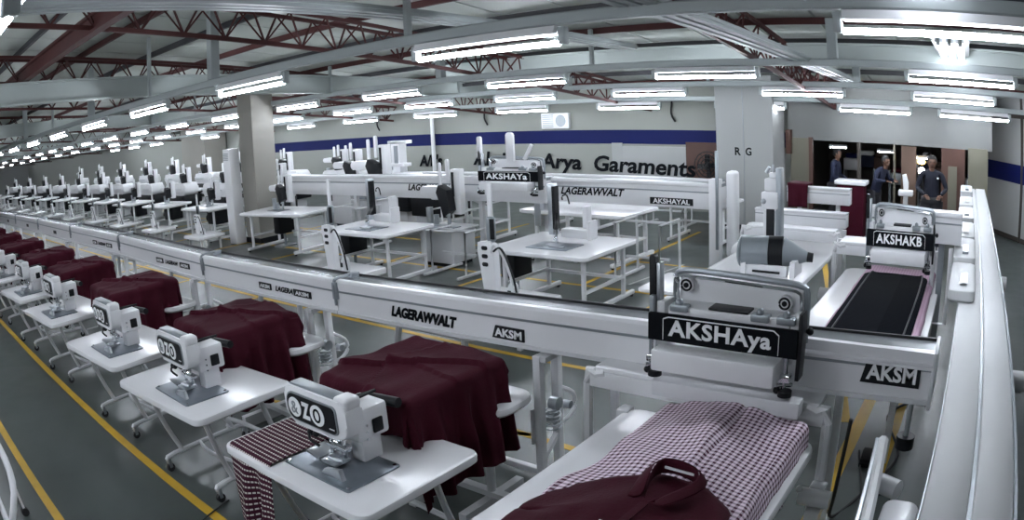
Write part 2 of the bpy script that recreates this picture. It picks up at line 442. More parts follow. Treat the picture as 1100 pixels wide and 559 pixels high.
# roof
b = MB()
for k in range(0, 75):
    x = -69 + k
    b.prism([(-5.2, roofz(-5.2)), (23, roofz(23)), (23, roofz(23)+.05), (-5.2, roofz(-5.2)+.05)], x, x+.96, 'x')
b.prism([(-5.2, roofz(-5.2)+.05), (23, roofz(23)+.05), (23, roofz(23)+.1), (-5.2, roofz(-5.2)+.1)], -69, 6, 'x')
struct(b.build('ceiling', ROOFM, smooth=0))
for i, y in enumerate([-2.6, -1.3, 0, 1.3, 2.6, 3.9, 5.2, 6.5, 7.8, 9.1, 10.4, 11.7, 13.0, 14.3]):
    z = roofz(y) - .06
    MB().box(-68.8, 3.4, y-.03, y+.03, z-.045, z+.045).build('roof_purlin', RUST if i % 2 else DARKST, smooth=0)['kind'] = 'structure'
# red lattice trusses running away from the camera
def truss(x, w=.32):
    b = MB(); y0, y1 = -4.8, 15.4
    def p(y, dx, dz): return (x+dx, y, roofz(y)-.14-dz)
    b.bar(p(y0, -w/2, 0), p(y1, -w/2, 0), .05); b.bar(p(y0, w/2, 0), p(y1, w/2, 0), .05); b.bar(p(y0, 0, .42), p(y1, 0, .42), .055)
    n = 34
    for k in range(n):
        ya, yb = y0+(y1-y0)*k/n, y0+(y1-y0)*(k+.5)/n; yc = y0+(y1-y0)*(k+1)/n
        for sdx in (-w/2, w/2):
            b.bar(p(ya, sdx, 0), p(yb, 0, .42), .022); b.bar(p(yb, 0, .42), p(yc, sdx, 0), .022)
    o = b.build('roof_truss', RUST, smooth=0); o['kind'] = 'structure'
for x in (-2.9, -7.6, -12.1, -16.3, -23, -30, -37, -44, -51, -58, -65): truss(x)
# thick rust girder across
gz = 4.02
g = MB(); g.box(-68, 3.3, 2.53, 2.67, gz, gz+.035); g.box(-68, 3.3, 2.53, 2.67, gz-.20, gz-.165); g.box(-68, 3.3, 2.59, 2.61, gz-.17, gz+.01)
g.build('roof_girder', RUST, smooth=0)['kind'] = 'structure'
# grey-green I beams running away
def ibeam_y(x, dz=0, d=.36, w=.2):
    def zz(y): return 3.93 - .055*y + dz
    b = MB(); y0, y1 = -4.8, 15.4
    for a, c, hw in ((0, .03, w/2), (d-.03, d, w/2), (.03, d-.03, .012)):
        b.prism([(y0, zz(y0)-a), (y1, zz(y1)-a), (y1, zz(y1)-c), (y0, zz(y0)-c)], x-hw, x+hw, 'x')
    b.build('roof_beam', BEAMM, smooth=0)['kind'] = 'structure'
for x in (-11.3, -20.5, -30, -40, -50, -60): ibeam_y(x)
# grey-green beam across, beyond the second row of lights
def ibeam_x(y, z, d=.34, w=.16, x0=-11.2, x1=3.3):
    b = MB(); b.box(x0, x1, y-w/2, y+w/2, z-.03, z); b.box(x0, x1, y-w/2, y+w/2, z-d, z-d+.03); b.box(x0, x1, y-.012, y+.012, z-d, z)
    b.build('roof_beam', BEAMM, smooth=0)['kind'] = 'structure'
ibeam_x(10.2, 3.42, d=.30, x0=-9.3, x1=3.3)
# cable trunking running away
def trunking(x, z, y0, y1, sl=-.03):
    b = MB()
    for dx in (-.11, 0, .11):
        b.prism([(y0, z), (y1, z+sl*(y1-y0)), (y1, z+sl*(y1-y0)+.07), (y0, z+.07)], x+dx-.035, x+dx+.035, 'x')
    b.prism([(y0, z+.03), (y1, z+.03+sl*(y1-y0)), (y1, z+sl*(y1-y0)+.05), (y0, z+.05)], x-.16, x+.16, 'x')
    o = b.build('cable_trunking', RAILM, smooth=0)
    return o
tag(trunking(-2.25, 3.32, .5, 14), 'grey ribbed overhead trunking running away from the camera, right of the middle', 'trunking')
tag(trunking(-4.75, 3.55, .5, 9), 'grey ribbed overhead trunking running away from the camera, left of the middle', 'trunking')

# ------------------------------------------------------------------ columns
b = MB(); b.box(-14.05, -13.45, 8.4, 9.0, 0, 3.75, bev=.01, seg=1)
cm = struct(b.build('column', COLM)); MB().box(-14.07, -13.43, 8.38, 9.02, 0, .12).build('plinth', BLACK, cm, smooth=0)
b = MB(); b.box(-5.25, -4.02, 13.6, 14.5, 0, 3.1, bev=.01, seg=1)
cm = struct(b.build('column', WALLW)); MB().box(-5.27, -4.0, 13.58, 14.52, 0, .1).build('plinth', BLACK, cm, smooth=0)
text('lettering', 'R', .13, .16, INK, cm, facing(-4.78, 13.595, 1.57), bold=.03)
text('lettering', 'G', .13, .16, INK, cm, facing(-4.55, 13.595, 1.57), bold=.03)
MB().box(-4.655, -4.645, 13.59, 13.6, .1, 3.0).build('seam', GREYM, cm, smooth=0)
b = MB(); b.box(-29.2, -26.9, 14.3, 15.4, 0, 3.2); struct(b.build('column', COLM, smooth=0))
t = tag(MB().slab(-14.33, -14.0, 8.08, 8.36, 0, 2.15, rad=.03).build('cabinet_body', WHITE), None, None)
t.name = 'electrical_cabinet'; tag(t, 'tall narrow white cabinet standing against the left face of the thick beige column', 'cabinet')
b = MB()
for k in range(5): b.box(-14.28, -14.06, 8.07, 8.085, 1.90+k*.035, 1.915+k*.035)
b.build('vent', GREYM, t, smooth=0)
w = struct(MB().box(-30.75, -29.75, 15.44, 15.5, .62, 1.56).build('window_1', DAY, smooth=0))
b = MB(); b.box(-30.3, -30.2, 15.40, 15.44, .62, 1.56); b.box(-30.8, -29.7, 15.40, 15.45, .58, .63); b.build('window_frame', WHITE, w, smooth=0)
b = MB(); b.cyl((-14.6, 15.35, 0), (-14.6, 15.35, 3), .06); tag(b.build('wall_pipe', WHITE), 'white vertical pipe against the back wall left of the big lettering', 'pipe')
# wall lettering
text('lettering', 'Akriana  Arya  Garaments', 6.7, .52, INK, wb, facing(-9.85, 15.455, 1.03, 0) @ Matrix.Rotation(R(-1.6), 4, 'Z'), bold=.028, shear=.12)
text('lettering', "A/k's", .95, .36, INK, wb, facing(-14.85, 15.455, 1.12), bold=.045, shear=.15)
# boards and clutter before the back wall
t = thing('notice_board', 'large white board on the back wall behind the end of the lettering', 'board', (0, 0, 0))
MB().box(-8.45, -6.75, 15.47, 15.495, .75, 1.50, bev=.005, seg=1).build('panel', WALLW, t)
MB().box(-8.75, -8.45, 15.47, 15.495, .75, 1.58).build('side_panel', WALLW, t, smooth=0)
t = tag(MB().box(-6.75, -5.55, 15.465, 15.498, .3, 1.62).build('wooden_board', WOOD, smooth=0), 'brown wooden board on the back wall beside the column marked R', 'board')
t = thing('wall_fan', 'black round fan hanging before the brown wooden board', 'fan', (-6.1, 15.2, 1.10))
b = MB()
for r in (.33, .25, .17, .09): b.tube([(r*math.cos(a*PI/8), 0, r*math.sin(a*PI/8)) for a in range(16)], .012, n=6, smooth=0, closed=True)
for a in range(12): b.bar((0, -.02, 0), (.33*math.cos(a*PI/6), -.02, .33*math.sin(a*PI/6)), .008)
b.build('cage', BLACK, t)
b = MB(); b.ball((0, .05, 0), .08); b.cyl((0, .05, 0), (0, .2, 0), .04)
for a in range(4):
    b.box(.03, .27, .03, .04, -.06, .06, M=Matrix.Rotation(a*PI/2, 4, 'Y') @ Matrix.Rotation(.4, 4, 'X'))
b.build('blade', BLACK, t)
t = thing('exhaust_unit', 'square grey exhaust unit high on the back wall above the lettering', 'vent', (-10.35, 15.42, 2.15))
b = MB(); b.box(-.42, .42, -.02, .08, -.2, .2, bev=.01); b.build('casing', WHITE, t)
b = MB(); b.cyl((.18, -.035, 0), (.18, -.01, 0), .15, n=20); b.build('fan_ring', GREYM, t)
b = MB()
for k in range(7): b.box(-.38, -.05, -.035, -.02, -.16+k*.05, -.14+k*.05)
b.build('grille', GREYM, t, smooth=0)
for i, x in enumerate((-24, -17.1, -12.7, -7.1)):
    b = MB(); b.tube([(x, 15.4, 2.9), (x+.05, 15.42, 2.6), (x+.02, 15.42, 2.3), (x+.12, 15.42, 2.1)], .025, n=6)
    tag(b.build('hanging_cable', BLACK), 'black cable dropping down the back wall, %s from the left' % ORD[i], 'cable', None)

# ------------------------------------------------------------------ ceiling lights
def make_light():
    t = thing('ceiling_light', 'x', 'light')
    b = MB(); b.prism([(-.05, .10), (-.085, .035), (.085, .035), (.05, .10)], -.72, .72, 'x')
    b.build('housing', WHITE, t)
    for s in (-1, 1): MB().box(s*.76-.03, s*.76+.03, -.035, .035, -.045, .09, bev=.008).build('end_cap', RAILM, t)
    b = MB(); b.cyl((-.725, 0, -.035), (.725, 0, -.035), .021, n=8); b.build('tube', TUBE, t)
    return t
L0 = make_light(); lused = False
rows = [('added unseen', -2.8, 3.02, [-.6, -3.0, -5.4, -8, -11, -14]),  # unseen row behind the camera, added to light surfaces that face it
        ('first', .45, 3.02, [-3.0, -6.6, -10.2, -14, -18]),
        ('second', 4.5, 3.02, [-.08, -3.67, -7.2, -10.35, -13.25, -16.1, -19.0, -22, -25, -28, -31, -34, -37.5, -41, -45, -49, -53, -57, -61, -65]),
        ('third', 9.0, 2.91, [-.03, -3.6, -6.55, -9.55, -12.5, -15.6, -18.6, -21.6, -24.6, -27.6, -30.6, -33.6, -36.6, -40, -44, -48, -52, -56, -60, -64]),
        ('fourth', 11.9, 2.72, [-.2, -2.95, -5.9, -8.7, -11.4, -14.1, -17, -20, -23, -26, -29, -32, -35, -39, -43, -47, -51, -55, -60, -65]),
        ('fifth', 13.8, 2.47, [.2, -1.9, -4.55, -7.35, -10.2, -13, -16, -19, -22, -25.4, -31, -34, -37])]
for nm, y, z, xs in rows:
    for i, x in enumerate(xs):
        lb = '%s fluorescent tube light from the right in the %s row from the front' % (ORD[i], nm)
        place(L0, lused, (x, y, z), 0, lb, 'fluorescent lights hung in rows'); lused = True
    x0 = min(xs)-30
    b = MB(); b.box(max(x0, -68), 3.3, y-.05, y+.05, z+.105, z+.20, bev=.012, seg=1)
    tag(b.build('light_rail', RAILM), 'long grey-green steel rail carrying the %s row of tube lights' % nm, 'rail')
    for k, x in enumerate([-1.3, -4.52, -8.1, -10.27, -13.4, -16.6, -20] if nm == 'second' else [xx-1.75 for xx in xs[:7]]):
        if y > 12: break
        tz = roofz(y)-.05
        b = MB(); w_ = .065 if k % 2 == 0 else .03
        b.box(x-w_, x+w_, y-w_, y+w_, z+.20, tz, bev=.008, seg=1)
        tag(b.build('rail_hanger', RAILM), 'vertical hanger post, %s from the right, above the %s row of lights' % (ORD[k], nm), 'hanger post')
# lights lengthwise at the right
k = 0
for (x, y, z, L) in ((-.20, 5.3, 3.42, 2.2), (-.15, 9.8, 3.33, 4.2)):
    for dx in (-.13, 0, .13):
        o = place(L0, True, (x+dx, y, z-.10), PI/2, 'narrow lengthwise tube light over the right conveyor, %s of six' % ORD[k]); k += 1
        o.scale = (L/1.5, .6, .6)
        for ch in o.children:
            if ch.name.startswith('tube'): ch.data = ch.data.copy(); ch.data.materials[0] = TUBE2
        o['group'] = 'lights running lengthwise'
b = MB(); b.box(-.42, .06, .2, 6.6, 3.425, 3.47); b.box(-.38, .10, 7.4, 12, 3.30, 3.34); tag(b.build('light_rail', RAILM, smooth=0), 'grey steel tray carrying the lengthwise tube lights over the right rail', 'rail')
for i, (x, y, z) in enumerate(((-2.95, 15.1, 1.78), (-1.85, 15.1, 1.74), (-.95, 15.1, 1.66))):
    o = place(L0, True, (x, y, z-.12), 0, 'small tube light just under the lintel of the dim room, %s from the left' % ORD[i]); o.scale = (.26, .45, .45)
    o['group'] = 'small lights in the dim room'

# ------------------------------------------------------------------ sewing table and machine
def make_table(w, d, h, rad=.07, splay=True, label='x'):
    t = thing('sewing_table', label, 'table')
    b = MB(); b.slab(-w/2, w/2, -d/2, d/2, h-.055, h, rad=rad, bev=.012); b.build('tabletop', TOP, t)
    b = MB()
    for s in (-1, 1): b.box(s*(w/2-.2)-.02, s*(w/2-.2)+.02, -d/2+.1, d/2-.1, h-.085, h-.055)
    b.box(-w/2+.2, w/2-.2, d/2-.2, d/2-.16, h-.085, h-.055); b.build('apron', WHITE2, t)
    if not splay:
        for s in (-1, 1):
            xe = s*(w/2-.17)
            for yy in (-d/2+.22, d/2-.12):
                b = MB(); b.box(xe-.024, xe+.024, yy-.024, yy+.024, .06, h-.055, bev=.006, seg=1); b.build('leg', WHITE, t)
            b = MB(); b.box(xe-.028, xe+.028, -d/2+.02, d/2+.15, .035, .09, bev=.01, seg=1); b.build('foot_bar', WHITE, t)
            for yf in (-d/2+.06, d/2+.10):
                b = MB(); b.cyl((xe-.014, yf, .022), (xe+.014, yf, .022), .022, n=12); b.build('caster', RUBBER, t)
            b = MB(); b.bar((xe, -d/2+.24, .32), (xe, d/2-.14, .32), .035); b.build('side_rail', WHITE, t)
        b = MB(); b.box(-w/2+.17, w/2-.17, d/2-.14, d/2-.10, .28, .32); b.build('stretcher', WHITE, t)
        b = MB(); b.tube([(-w/2+.17, d/2-.12, h-.12), (0, d/2-.2, h-.22), (w/2-.17, d/2-.12, h-.12)], .016, n=6); b.build('stretcher', WHITE, t)
        return t
    for s in (-1, 1):
        xo, xi = s*(w/2-.2), s*(w/2-.26)
        for yy, yf in ((-d/2+.16, -d/2+.34), (d/2-.2, d/2+.02)):
            b = MB(); b.tube([(xo, yy, h-.06), ((xo+xi)/2, (yy+yf)/2, h*.5), (xi, yf, .14)], .02, n=8); b.build('leg', WHITE2, t)
        b = MB(); b.tube([(xi, -d/2+.18, .10), (xi, -d/2+.26, .135), (xi, d/2+.08, .135), (xi, d/2+.16, .10)], .021, n=8)
        b.build('foot_bar', WHITE2, t)
        for yf in (-d/2+.19, d/2+.14):
            b = MB(); b.cyl((xi-.014, yf, .036), (xi+.014, yf, .036), .035, n=14); c = b.build('caster', RUBBER, t)
            MB().box(xi-.02, xi+.02, yf-.014, yf+.014, .036, .115).build('fork', STEEL, c)
    b = MB(); b.tube([(-w/2+.26, d/2-.02, .14), (-w/2+.3, d/2-.02, .25), (w/2-.3, d/2-.02, .25), (w/2-.26, d/2-.02, .14)], .018, n=8)
    b.build('stretcher', WHITE2, t)
    b = MB(); b.tube([(-w/2+.26, .1, .14), (0, -.02, .2), (w/2-.26, .1, .14)], .015, n=8); b.build('stretcher', WHITE2, t)
    return t

def capsule(x0, x1, z0, z1, n=6, tl=.06, bl=.06, tr=.05, br=.05):
    pts = []
    for cx, cz, r, a0 in ((x1-tr, z1-tr, tr, 0), (x0+tl, z1-tl, tl, 90), (x0+bl, z0+bl, bl, 180), (x1-br, z0+br, br, 270)):
        for k in range(n+1):
            a = R(a0+90*k/n); pts.append((cx+r*math.cos(a), cz+r*math.sin(a)))
    return pts
def make_machine():
    """arm machine with an oval head; origin on the table under the needle"""
    t = thing('sewing_machine', 'x', 'sewing machine')
    b = MB(); b.slab(-.27, .27, -.17, .20, 0, .012, rad=.02, bev=.004); bp = b.build('base_plate', PLATE, t)
    b = MB()
    for sx in (-.245, .245):
        for syy in (-.145, .175): b.cyl((sx, syy, .012), (sx, syy, .017), .011, n=10)
    b.build('bolt', CHROME, bp)
    b = MB(); b.prism(capsule(-.33, .19, .195, .415, tl=.05, bl=.07, tr=.05, br=.10), -.05, .06, 'y', bev=.018); hd = b.build('head', WHITE, t)
    b = MB(); b.prism(capsule(-.305, .12, .225, .385, tl=.06, bl=.06, tr=.03, br=.03), -.058, -.047, 'y', bev=.004); b.build('display_panel', GREYM, hd)
    b = MB(); b.prism(capsule(-.295, .11, .233, .377, tl=.055, bl=.055, tr=.025, br=.025), -.062, -.052, 'y'); b.build('dark_panel', BLACK, hd)
    b = MB(); b.box(-.29, .10, -.035, .05, .395, .427, bev=.012); b.build('top_cover', GREYM, hd)
    b = MB(); b.box(.09, .195, -.045, .06, .37, .435, bev=.02, seg=3); b.build('shoulder', WHITE, hd)
    b = MB(); b.cyl((-.225, -.0615, .305), (-.225, -.0655, .305), .055, n=24); b.cyl((-.03, -.0615, .305), (-.03, -.0655, .305), .058, n=24); b.build('badge', WINK, hd)
    text('lettering', 'Z', .07, .095, WINK, hd, facing(-.128, -.0635, .305), bold=.05)
    text('lettering', 'O', .06, .08, INK, hd, facing(-.03, -.067, .305), bold=.01)
    text('lettering', '&', .055, .07, GREYM, hd, facing(-.225, -.067, .305), bold=.0)
    b = MB(); b.box(.06, .10, -.0635, -.0625, .255, .262); b.build('mark', WINK, hd)
    # neck and motor housing
    b = MB(); b.box(.0, .10, .10, .24, .0, .20, bev=.015); b.build('neck', WHITE, t)
    b = MB(); b.box(-.08, .13, .06, .28, .14, .32, bev=.02); mo = b.build('motor_housing', WHITE, t)
    b = MB(); b.box(.125, .142, .16, .23, .17, .25, bev=.01); b.build('switch', BLACK, mo)
    b = MB()
    for q in range(3): b.cyl((-.04+q*.03, .08, .335), (.02, .28+q*.01, .34), .008)
    b.cyl((-.06, .31, .28), (.16, .33, .29), .028); b.build('hose', BLACK, mo)
    b = MB()
    for z_ in (.15, .19, .23): b.cyl((.12, .12, z_), (.137, .12, z_), .007, n=8)
    b.build('screw', CHROME, mo)
    # presser and guides
    b = MB(); b.cyl((-.06, .02, .19), (-.06, .02, .05), .012); b.cyl((-.0, .03, .19), (-.0, .03, .03), .009); b.cyl((.05, .02, .19), (.05, .02, .06), .011)
    b.box(-.09, .08, -.0, .05, .10, .13, bev=.006); b.build('needle_bar', CHROME, t)
    b = MB(); b.box(-.07, .05, -.06, .05, .028, .045, bev=.005); b.box(-.04, .03, -.03, .03, .045, .07, bev=.006); b.cyl((-.02, -.04, .06), (.07, -.02, .06), .012); b.build('presser_foot', STEEL, t)
    b = MB(); b.box(-.20, -.09, -.06, .06, .02, .035, bev=.004, M=Matrix.Rotation(R(8), 4, 'Y')); b.build('guide_plate', STEEL, t)
    b = MB(); b.prism([(.0, .012), (.17, .012), (.15, .07), (.03, .045)], -.12, -.09, 'y', bev=.004); b.build('guide_plate', STEEL, t)
    b = MB(); b.box(-.16, -.10, .01, .05, .13, .20, bev=.008); b.ball((-.19, -.01, .15), .022); b.ball((-.13, -.02, .16), .02); b.tube([(-.19, -.02, .15), (-.15, -.05, .13), (-.10, -.03, .10)], .008); b.build('thread_clamp', BLACK, t)
    return t

tabP = make_table(1.26, .86, .77); machP = make_machine()
XF = [-2.87, -4.57, -6.15, -8.25, -10.1, -12.2, -14.4, -16.6]
XG = [-2.90, -4.98, -7.34, -9.5, -11.55, -13.85, -16.1, -18.4]
def ledge(a, c, p, q, A, w, ends=True):
    """height that jumps along the line p-q and fades out to its left side"""
    dx, dy = q[0]-p[0], q[1]-p[1]; L = math.hypot(dx, dy)
    t_ = ((a-p[0])*dx+(c-p[1])*dy)/(L*L); d = ((a-p[0])*-dy+(c-p[1])*dx)/L
    if d < 0: return 0
    e = 1 if 0 <= t_ <= 1 else math.exp(-((t_-1 if t_ > 1 else -t_)/.08)**2)
    return A*e*math.exp(-d/w)
def gar_top(a, c):
    return (ledge(a, c, (.0, .18), (1.0, .80), .030, .14) + ledge(a, c, (.42, .95), (.30, .45), .030, .12) + ledge(a, c, (.30, .42), (.62, -.1), .022, .10)
            + ledge(a, c, (.55, .50), (1.05, .42), .018, .10) - .02*a)
def make_garment(seed, step=.02):
    t = thing('maroon_shirt', 'x', 'shirt')
    drape('cloth', -.40, .28, -.42, .36, 1.06, (.16, .66, .26, .10), MAROON, t, edge_r=.05, flare=.10, fold=.035, nf=4.6, step=step, seed=seed, crease=.014, top=gar_top, hem=.06)
    return t
frontused = False
for i, x in enumerate(XF):
    nth = ['nearest', 'second nearest', 'third nearest', 'fourth nearest', 'fifth nearest', 'sixth nearest', 'seventh nearest', 'eighth nearest', 'ninth nearest'][i]
    place(tabP, frontused, (x, 2.12, 0), R(0 if i == 0 else 4), 'white rounded-corner sewing table on casters, %s in the front aisle row' % nth, 'front row sewing tables')
    dx = .11 if i else .13
    place(machP, frontused, (x+dx, 1.98, .77), 0, 'white arm sewing machine with dark oval panel on the %s front row table' % nth, 'front row sewing machines')
    t = make_garment(3.1+i*1.37, .014 if i < 2 else .022)
    xg = XG[i]; t.location = (xg, 2.82, 0); t['label'] = 'maroon shirt draped behind the machine on the %s front row table' % nth; t['group'] = 'maroon shirts draped along the front row'
    b = MB(); b.cyl((.0, .02, 1.075), (.0, .02, 1.088), .011, n=10); b.build('button', MAROON2, t)
    frontused = True
    # padded block the shirt lies on, on a pedestal board
    t = thing('pressing_board', 'white padded board under the maroon shirt beside the %s front row table' % nth, 'board', (xg+.05, 2.98, 0), 0, 'padded boards under the shirts')
    b = MB(); b.slab(-.55, .37, .0, .43, .70, .76, rad=.14, bev=.02); b.build('board', TOP, t)
    b = MB(); b.box(-.36, .22, -.48, .16, .80, 1.02, bev=.07, seg=4); b.build('padded_form', WHITE2, t)
    b = MB(); b.cyl((-.25, .1, .12), (-.25, .1, .70), .03); b.cyl((.2, .1, .12), (.2, .1, .82), .03); b.cyl((-.25, .1, .5), (-.25, .1, .82), .03); b.box(-.4, .4, .07, .13, .10, .14); b.box(-.28, -.22, -.2, .4, .0, .10); b.box(.17, .23, -.2, .4, .0, .10)
    b.build('pedestal', WHITE2, t)
for i, (x, y) in enumerate(((-4.05, 4.35), (-6.4, 4.4), (-8.9, 4.4), (-11.2, 4.4))):
    t = thing('pressing_board', 'white padded board just beyond the long beam, %s from the right' % ORD[i], 'board', (x, y, 0), 0, 'padded boards beyond the beam')
    b = MB(); b.slab(-.55, .50, -.30, .36, .70, .78, rad=.16, bev=.03); b.build('board', TOP, t)
    b = MB(); b.tube([(-.45, -.2, .72), (-.50, -.2, .5), (-.50, -.2, .05)], .03); b.tube([(.3, -.2, .72), (.3, -.2, .05)], .03, smooth=0); b.tube([(-.5, -.25, .05), (-.5, .35, .05)], .03, smooth=0); b.tube([(.3, -.25, .05), (.3, .35, .05)], .03, smooth=0)
    b.build('pedestal', WHITE2, t)
# broken-stripe cloth on the nearest table
drp = drape('striped_cloth', -3.44, -3.02, 1.74, 2.44, .790, (.0, .0, .50, .0), BROKEN, None, edge_r=.03, flare=.10, fold=.035, nf=4.0, step=.015, seed=2.2, crease=.004, hem=.10)
tag(drp, 'maroon cloth with broken white stripes hanging over the front edge of the nearest table', 'cloth')

# ------------------------------------------------------------------ long overhead beam on stands
def bz(x):
    K = [(0, .085), (-2.5, .02), (-4.5, 0), (-6.9, 0), (-9.6, .06), (-15, .09), (-60, .12)]
    for (a, za), (c, zc) in zip(K, K[1:]):
        if c <= x <= a: return za+(zc-za)*(x-a)/(c-a)
    return K[-1][1] if x < 0 else K[0][1]
def beam_profile(): # (y, z) of a segment
    return dict(
        top=[(3.57, 1.185), (3.745, 1.205), (3.745, 1.225), (3.57, 1.215)],
        ridge=[(3.50, 1.17), (3.50, 1.215), (3.515, 1.235), (3.56, 1.235), (3.57, 1.22), (3.57, 1.17)],
        panel=[(3.505, .965), (3.505, 1.17), (3.70, 1.19), (3.70, .965)],
        groove=[(3.499, 1.135), (3.499, 1.15), (3.51, 1.15), (3.51, 1.135)],
        lip=[(3.49, .955), (3.49, .98), (3.505, .98), (3.505, .955)],
        rear=[(3.74, 1.15), (3.74, 1.24), (3.755, 1.24), (3.755, 1.15)])
beam = thing('gantry_beam', 'long white and grey beam running across the hall behind the front row', 'beam', (0, 0, 0))
joints = [-.09, -4.53, -6.90, -9.62, -12.3, -15.05, -17.8, -20.5, -23.2, -26, -29, -32, -36, -40]
for i, (xa, xb) in enumerate(zip(joints, joints[1:])):
    M = Matrix.Translation((0, 0, bz(xa-.001)))
    sh = (bz(xb+.001)-bz(xa-.001))/(xb-xa)
    def seg(name, pts, m, par, x0=xa, x1=xb):
        b = MB(); b.prism(pts, x1+.004, x0-.004, 'x')
        for v in b.bm.verts: v.co.z += bz(xa-.001)+sh*(v.co.x-xa)
        return b.build(name, m, par, smooth=0)
    pr = beam_profile()
    s_ = seg('front_panel', pr['panel'], WHITE, beam)
    seg('top_plate', pr['top'], TOPPL, beam); seg('ridge', pr['ridge'], WHITE, beam); seg('groove', pr['groove'], GREYM, s_); seg('lip', pr['lip'], WHITE2, s_); seg('rear_edge', pr['rear'], BLACK, s_)
    z = bz((xa+xb)/2)
    if i == 0:
        text('lettering', 'LAGERAWVALT', .66, .085, INK, s_, facing(-3.55, 3.5, 1.065+bz(-3.5)), bold=.055, shear=.3)
        for (px, w_, h_, zz, tx) in ((-2.78, .26, .085, 1.055+bz(-2.8), 'AKSM'), (-.33, .34, .125, 1.185, 'AKSM')):
            b = MB(); b.prism([(px-w_/2, zz-h_/2), (px+w_/2, zz-h_/2), (px+w_/2, zz+h_/2), (px-w_/2+.03, zz+h_/2)], 3.494, 3.506, 'y'); np_ = b.build('nameplate', BLACK, s_, smooth=0)
            text('lettering', tx, w_*.84, h_*.68, WINK, np_, facing(px+.005, 3.492, zz), bold=.03)
        # upper ledge near the press
        b = MB(); b.box(-1.0, -.09, 3.46, 3.5, 1.30, 1.33); b.box(-1.0, -.09, 3.44, 3.5, 1.185+.06, 1.20+.06); b.build('ledge', WHITE, s_)
        b = MB(); b.box(-.10, -.075, 3.44, 3.75, 1.03, 1.34, bev=.01); b.build('end_plate', WHITE2, s_)
    else:
        px = xb+.62*(xa-xb); zz = 1.06+bz(px)
        b = MB(); b.box(px-.30, px-.09, 3.496, 3.506, zz-.03, zz+.03); np_ = b.build('nameplate', BLACK, s_, smooth=0)
        if i < 4:
            text('lettering', 'AKSM', .17, .035, WINK, np_, facing(px-.195, 3.494, zz), bold=.02)
            text('lettering', 'LAGERAW', .38, .05, INK, s_, facing(px+.17, 3.5, zz), bold=.03, shear=.3)
            b = MB(); b.box(xa-.62, xa-.36, 3.496, 3.506, zz-.03, zz+.03); np_ = b.build('nameplate', BLACK, s_, smooth=0)
            text('lettering', 'AKSM', .2, .035, WINK, np_, facing(xa-.49, 3.494, zz), bold=.02)
    if i:
        zz = bz(xa)
        b = MB(); b.tube([(xa, 3.49, 1.03+zz), (xa, 3.485, 1.20+zz), (xa, 3.51, 1.245+zz), (xa, 3.60, 1.25+zz), (xa, 3.70, 1.25+zz)], .013, n=6)
        b.box(xa-.03, xa+.03, 3.48, 3.51, 1.08+zz, 1.22+zz, bev=.006); b.box(xa-.03, xa+.03, 3.66, 3.75, 1.22+zz, 1.26+zz, bev=.006)
        b.build('joint_clamp', GREYM, beam)
def make_stand():
    t = thing('beam_stand', 'x', 'stand')
    for dx, y in ((0, 0), (.0, .2)):
        b = MB(); b.box(-.028, .028, y-.028, y+.028, .06, .965, bev=.006); b.build('post', WHITE, t)
    b = MB(); b.box(-.02, .07, -.02, .22, .93, .965); b.build('head_plate', WHITE2, t)
    b = MB(); b.tube([(-.0, -.45, .05), (0, -.2, .06), (0, .3, .06), (0, .42, .05)], .028, n=8); b.box(-.5, 0, .10, .15, .03, .08, bev=.01); b.build('foot', WHITE, t)
    b = MB(); b.bar((0, 0, .22), (0, .2, .36), .035); b.build('brace', WHITE, t)
    b = MB(); b.tube([(.0, .22, .68), (.03, .34, .60), (.03, .36, .50), (.03, .28, .44), (.0, .22, .42)], .016, n=8); b.build('crank_guard', WHITE, t)
    b = MB(); b.cyl((.0, .13, .60), (.06, .13, .60), .045, n=16); b.cyl((0, .1, .50), (.05, .1, .50), .04, n=16); b.cyl((0, .27, .54), (.06, .27, .54), .028, n=12); pl = b.build('pulley', STEEL, t)
    b = MB()
    for k in range(5): b.tube([(.03+.05*math.cos(a*PI/5), .10+.06*math.sin(a*PI/5), .44+.03*k) for a in range(10)], .006, n=5, smooth=0, closed=True)
    b.build('spring', STEEL, pl)
    b = MB(); b.box(-.045, -.028, -.05, .03, .35, .60, bev=.005); b.build('guard_plate', WHITE2, t)
    b = MB(); b.cyl((-.02, .36, .035), (.02, .36, .035), .034, n=12); b.build('caster', RUBBER, t)
    return t
stP = make_stand(); su = False
for i, x in enumerate([-2.52, -4.9, -7.15, -9.85, -12.55, -15.3, -18, -20.7, -23.4]):
    o = place(stP, su, (x, 3.46, 0), 0, 'white two-post stand with pulley under the long beam, %s from the right' % ORD[i], 'stands under the long beam'); su = True
    o.scale = (1, 1, (.965+bz(x)-.006)/.965)

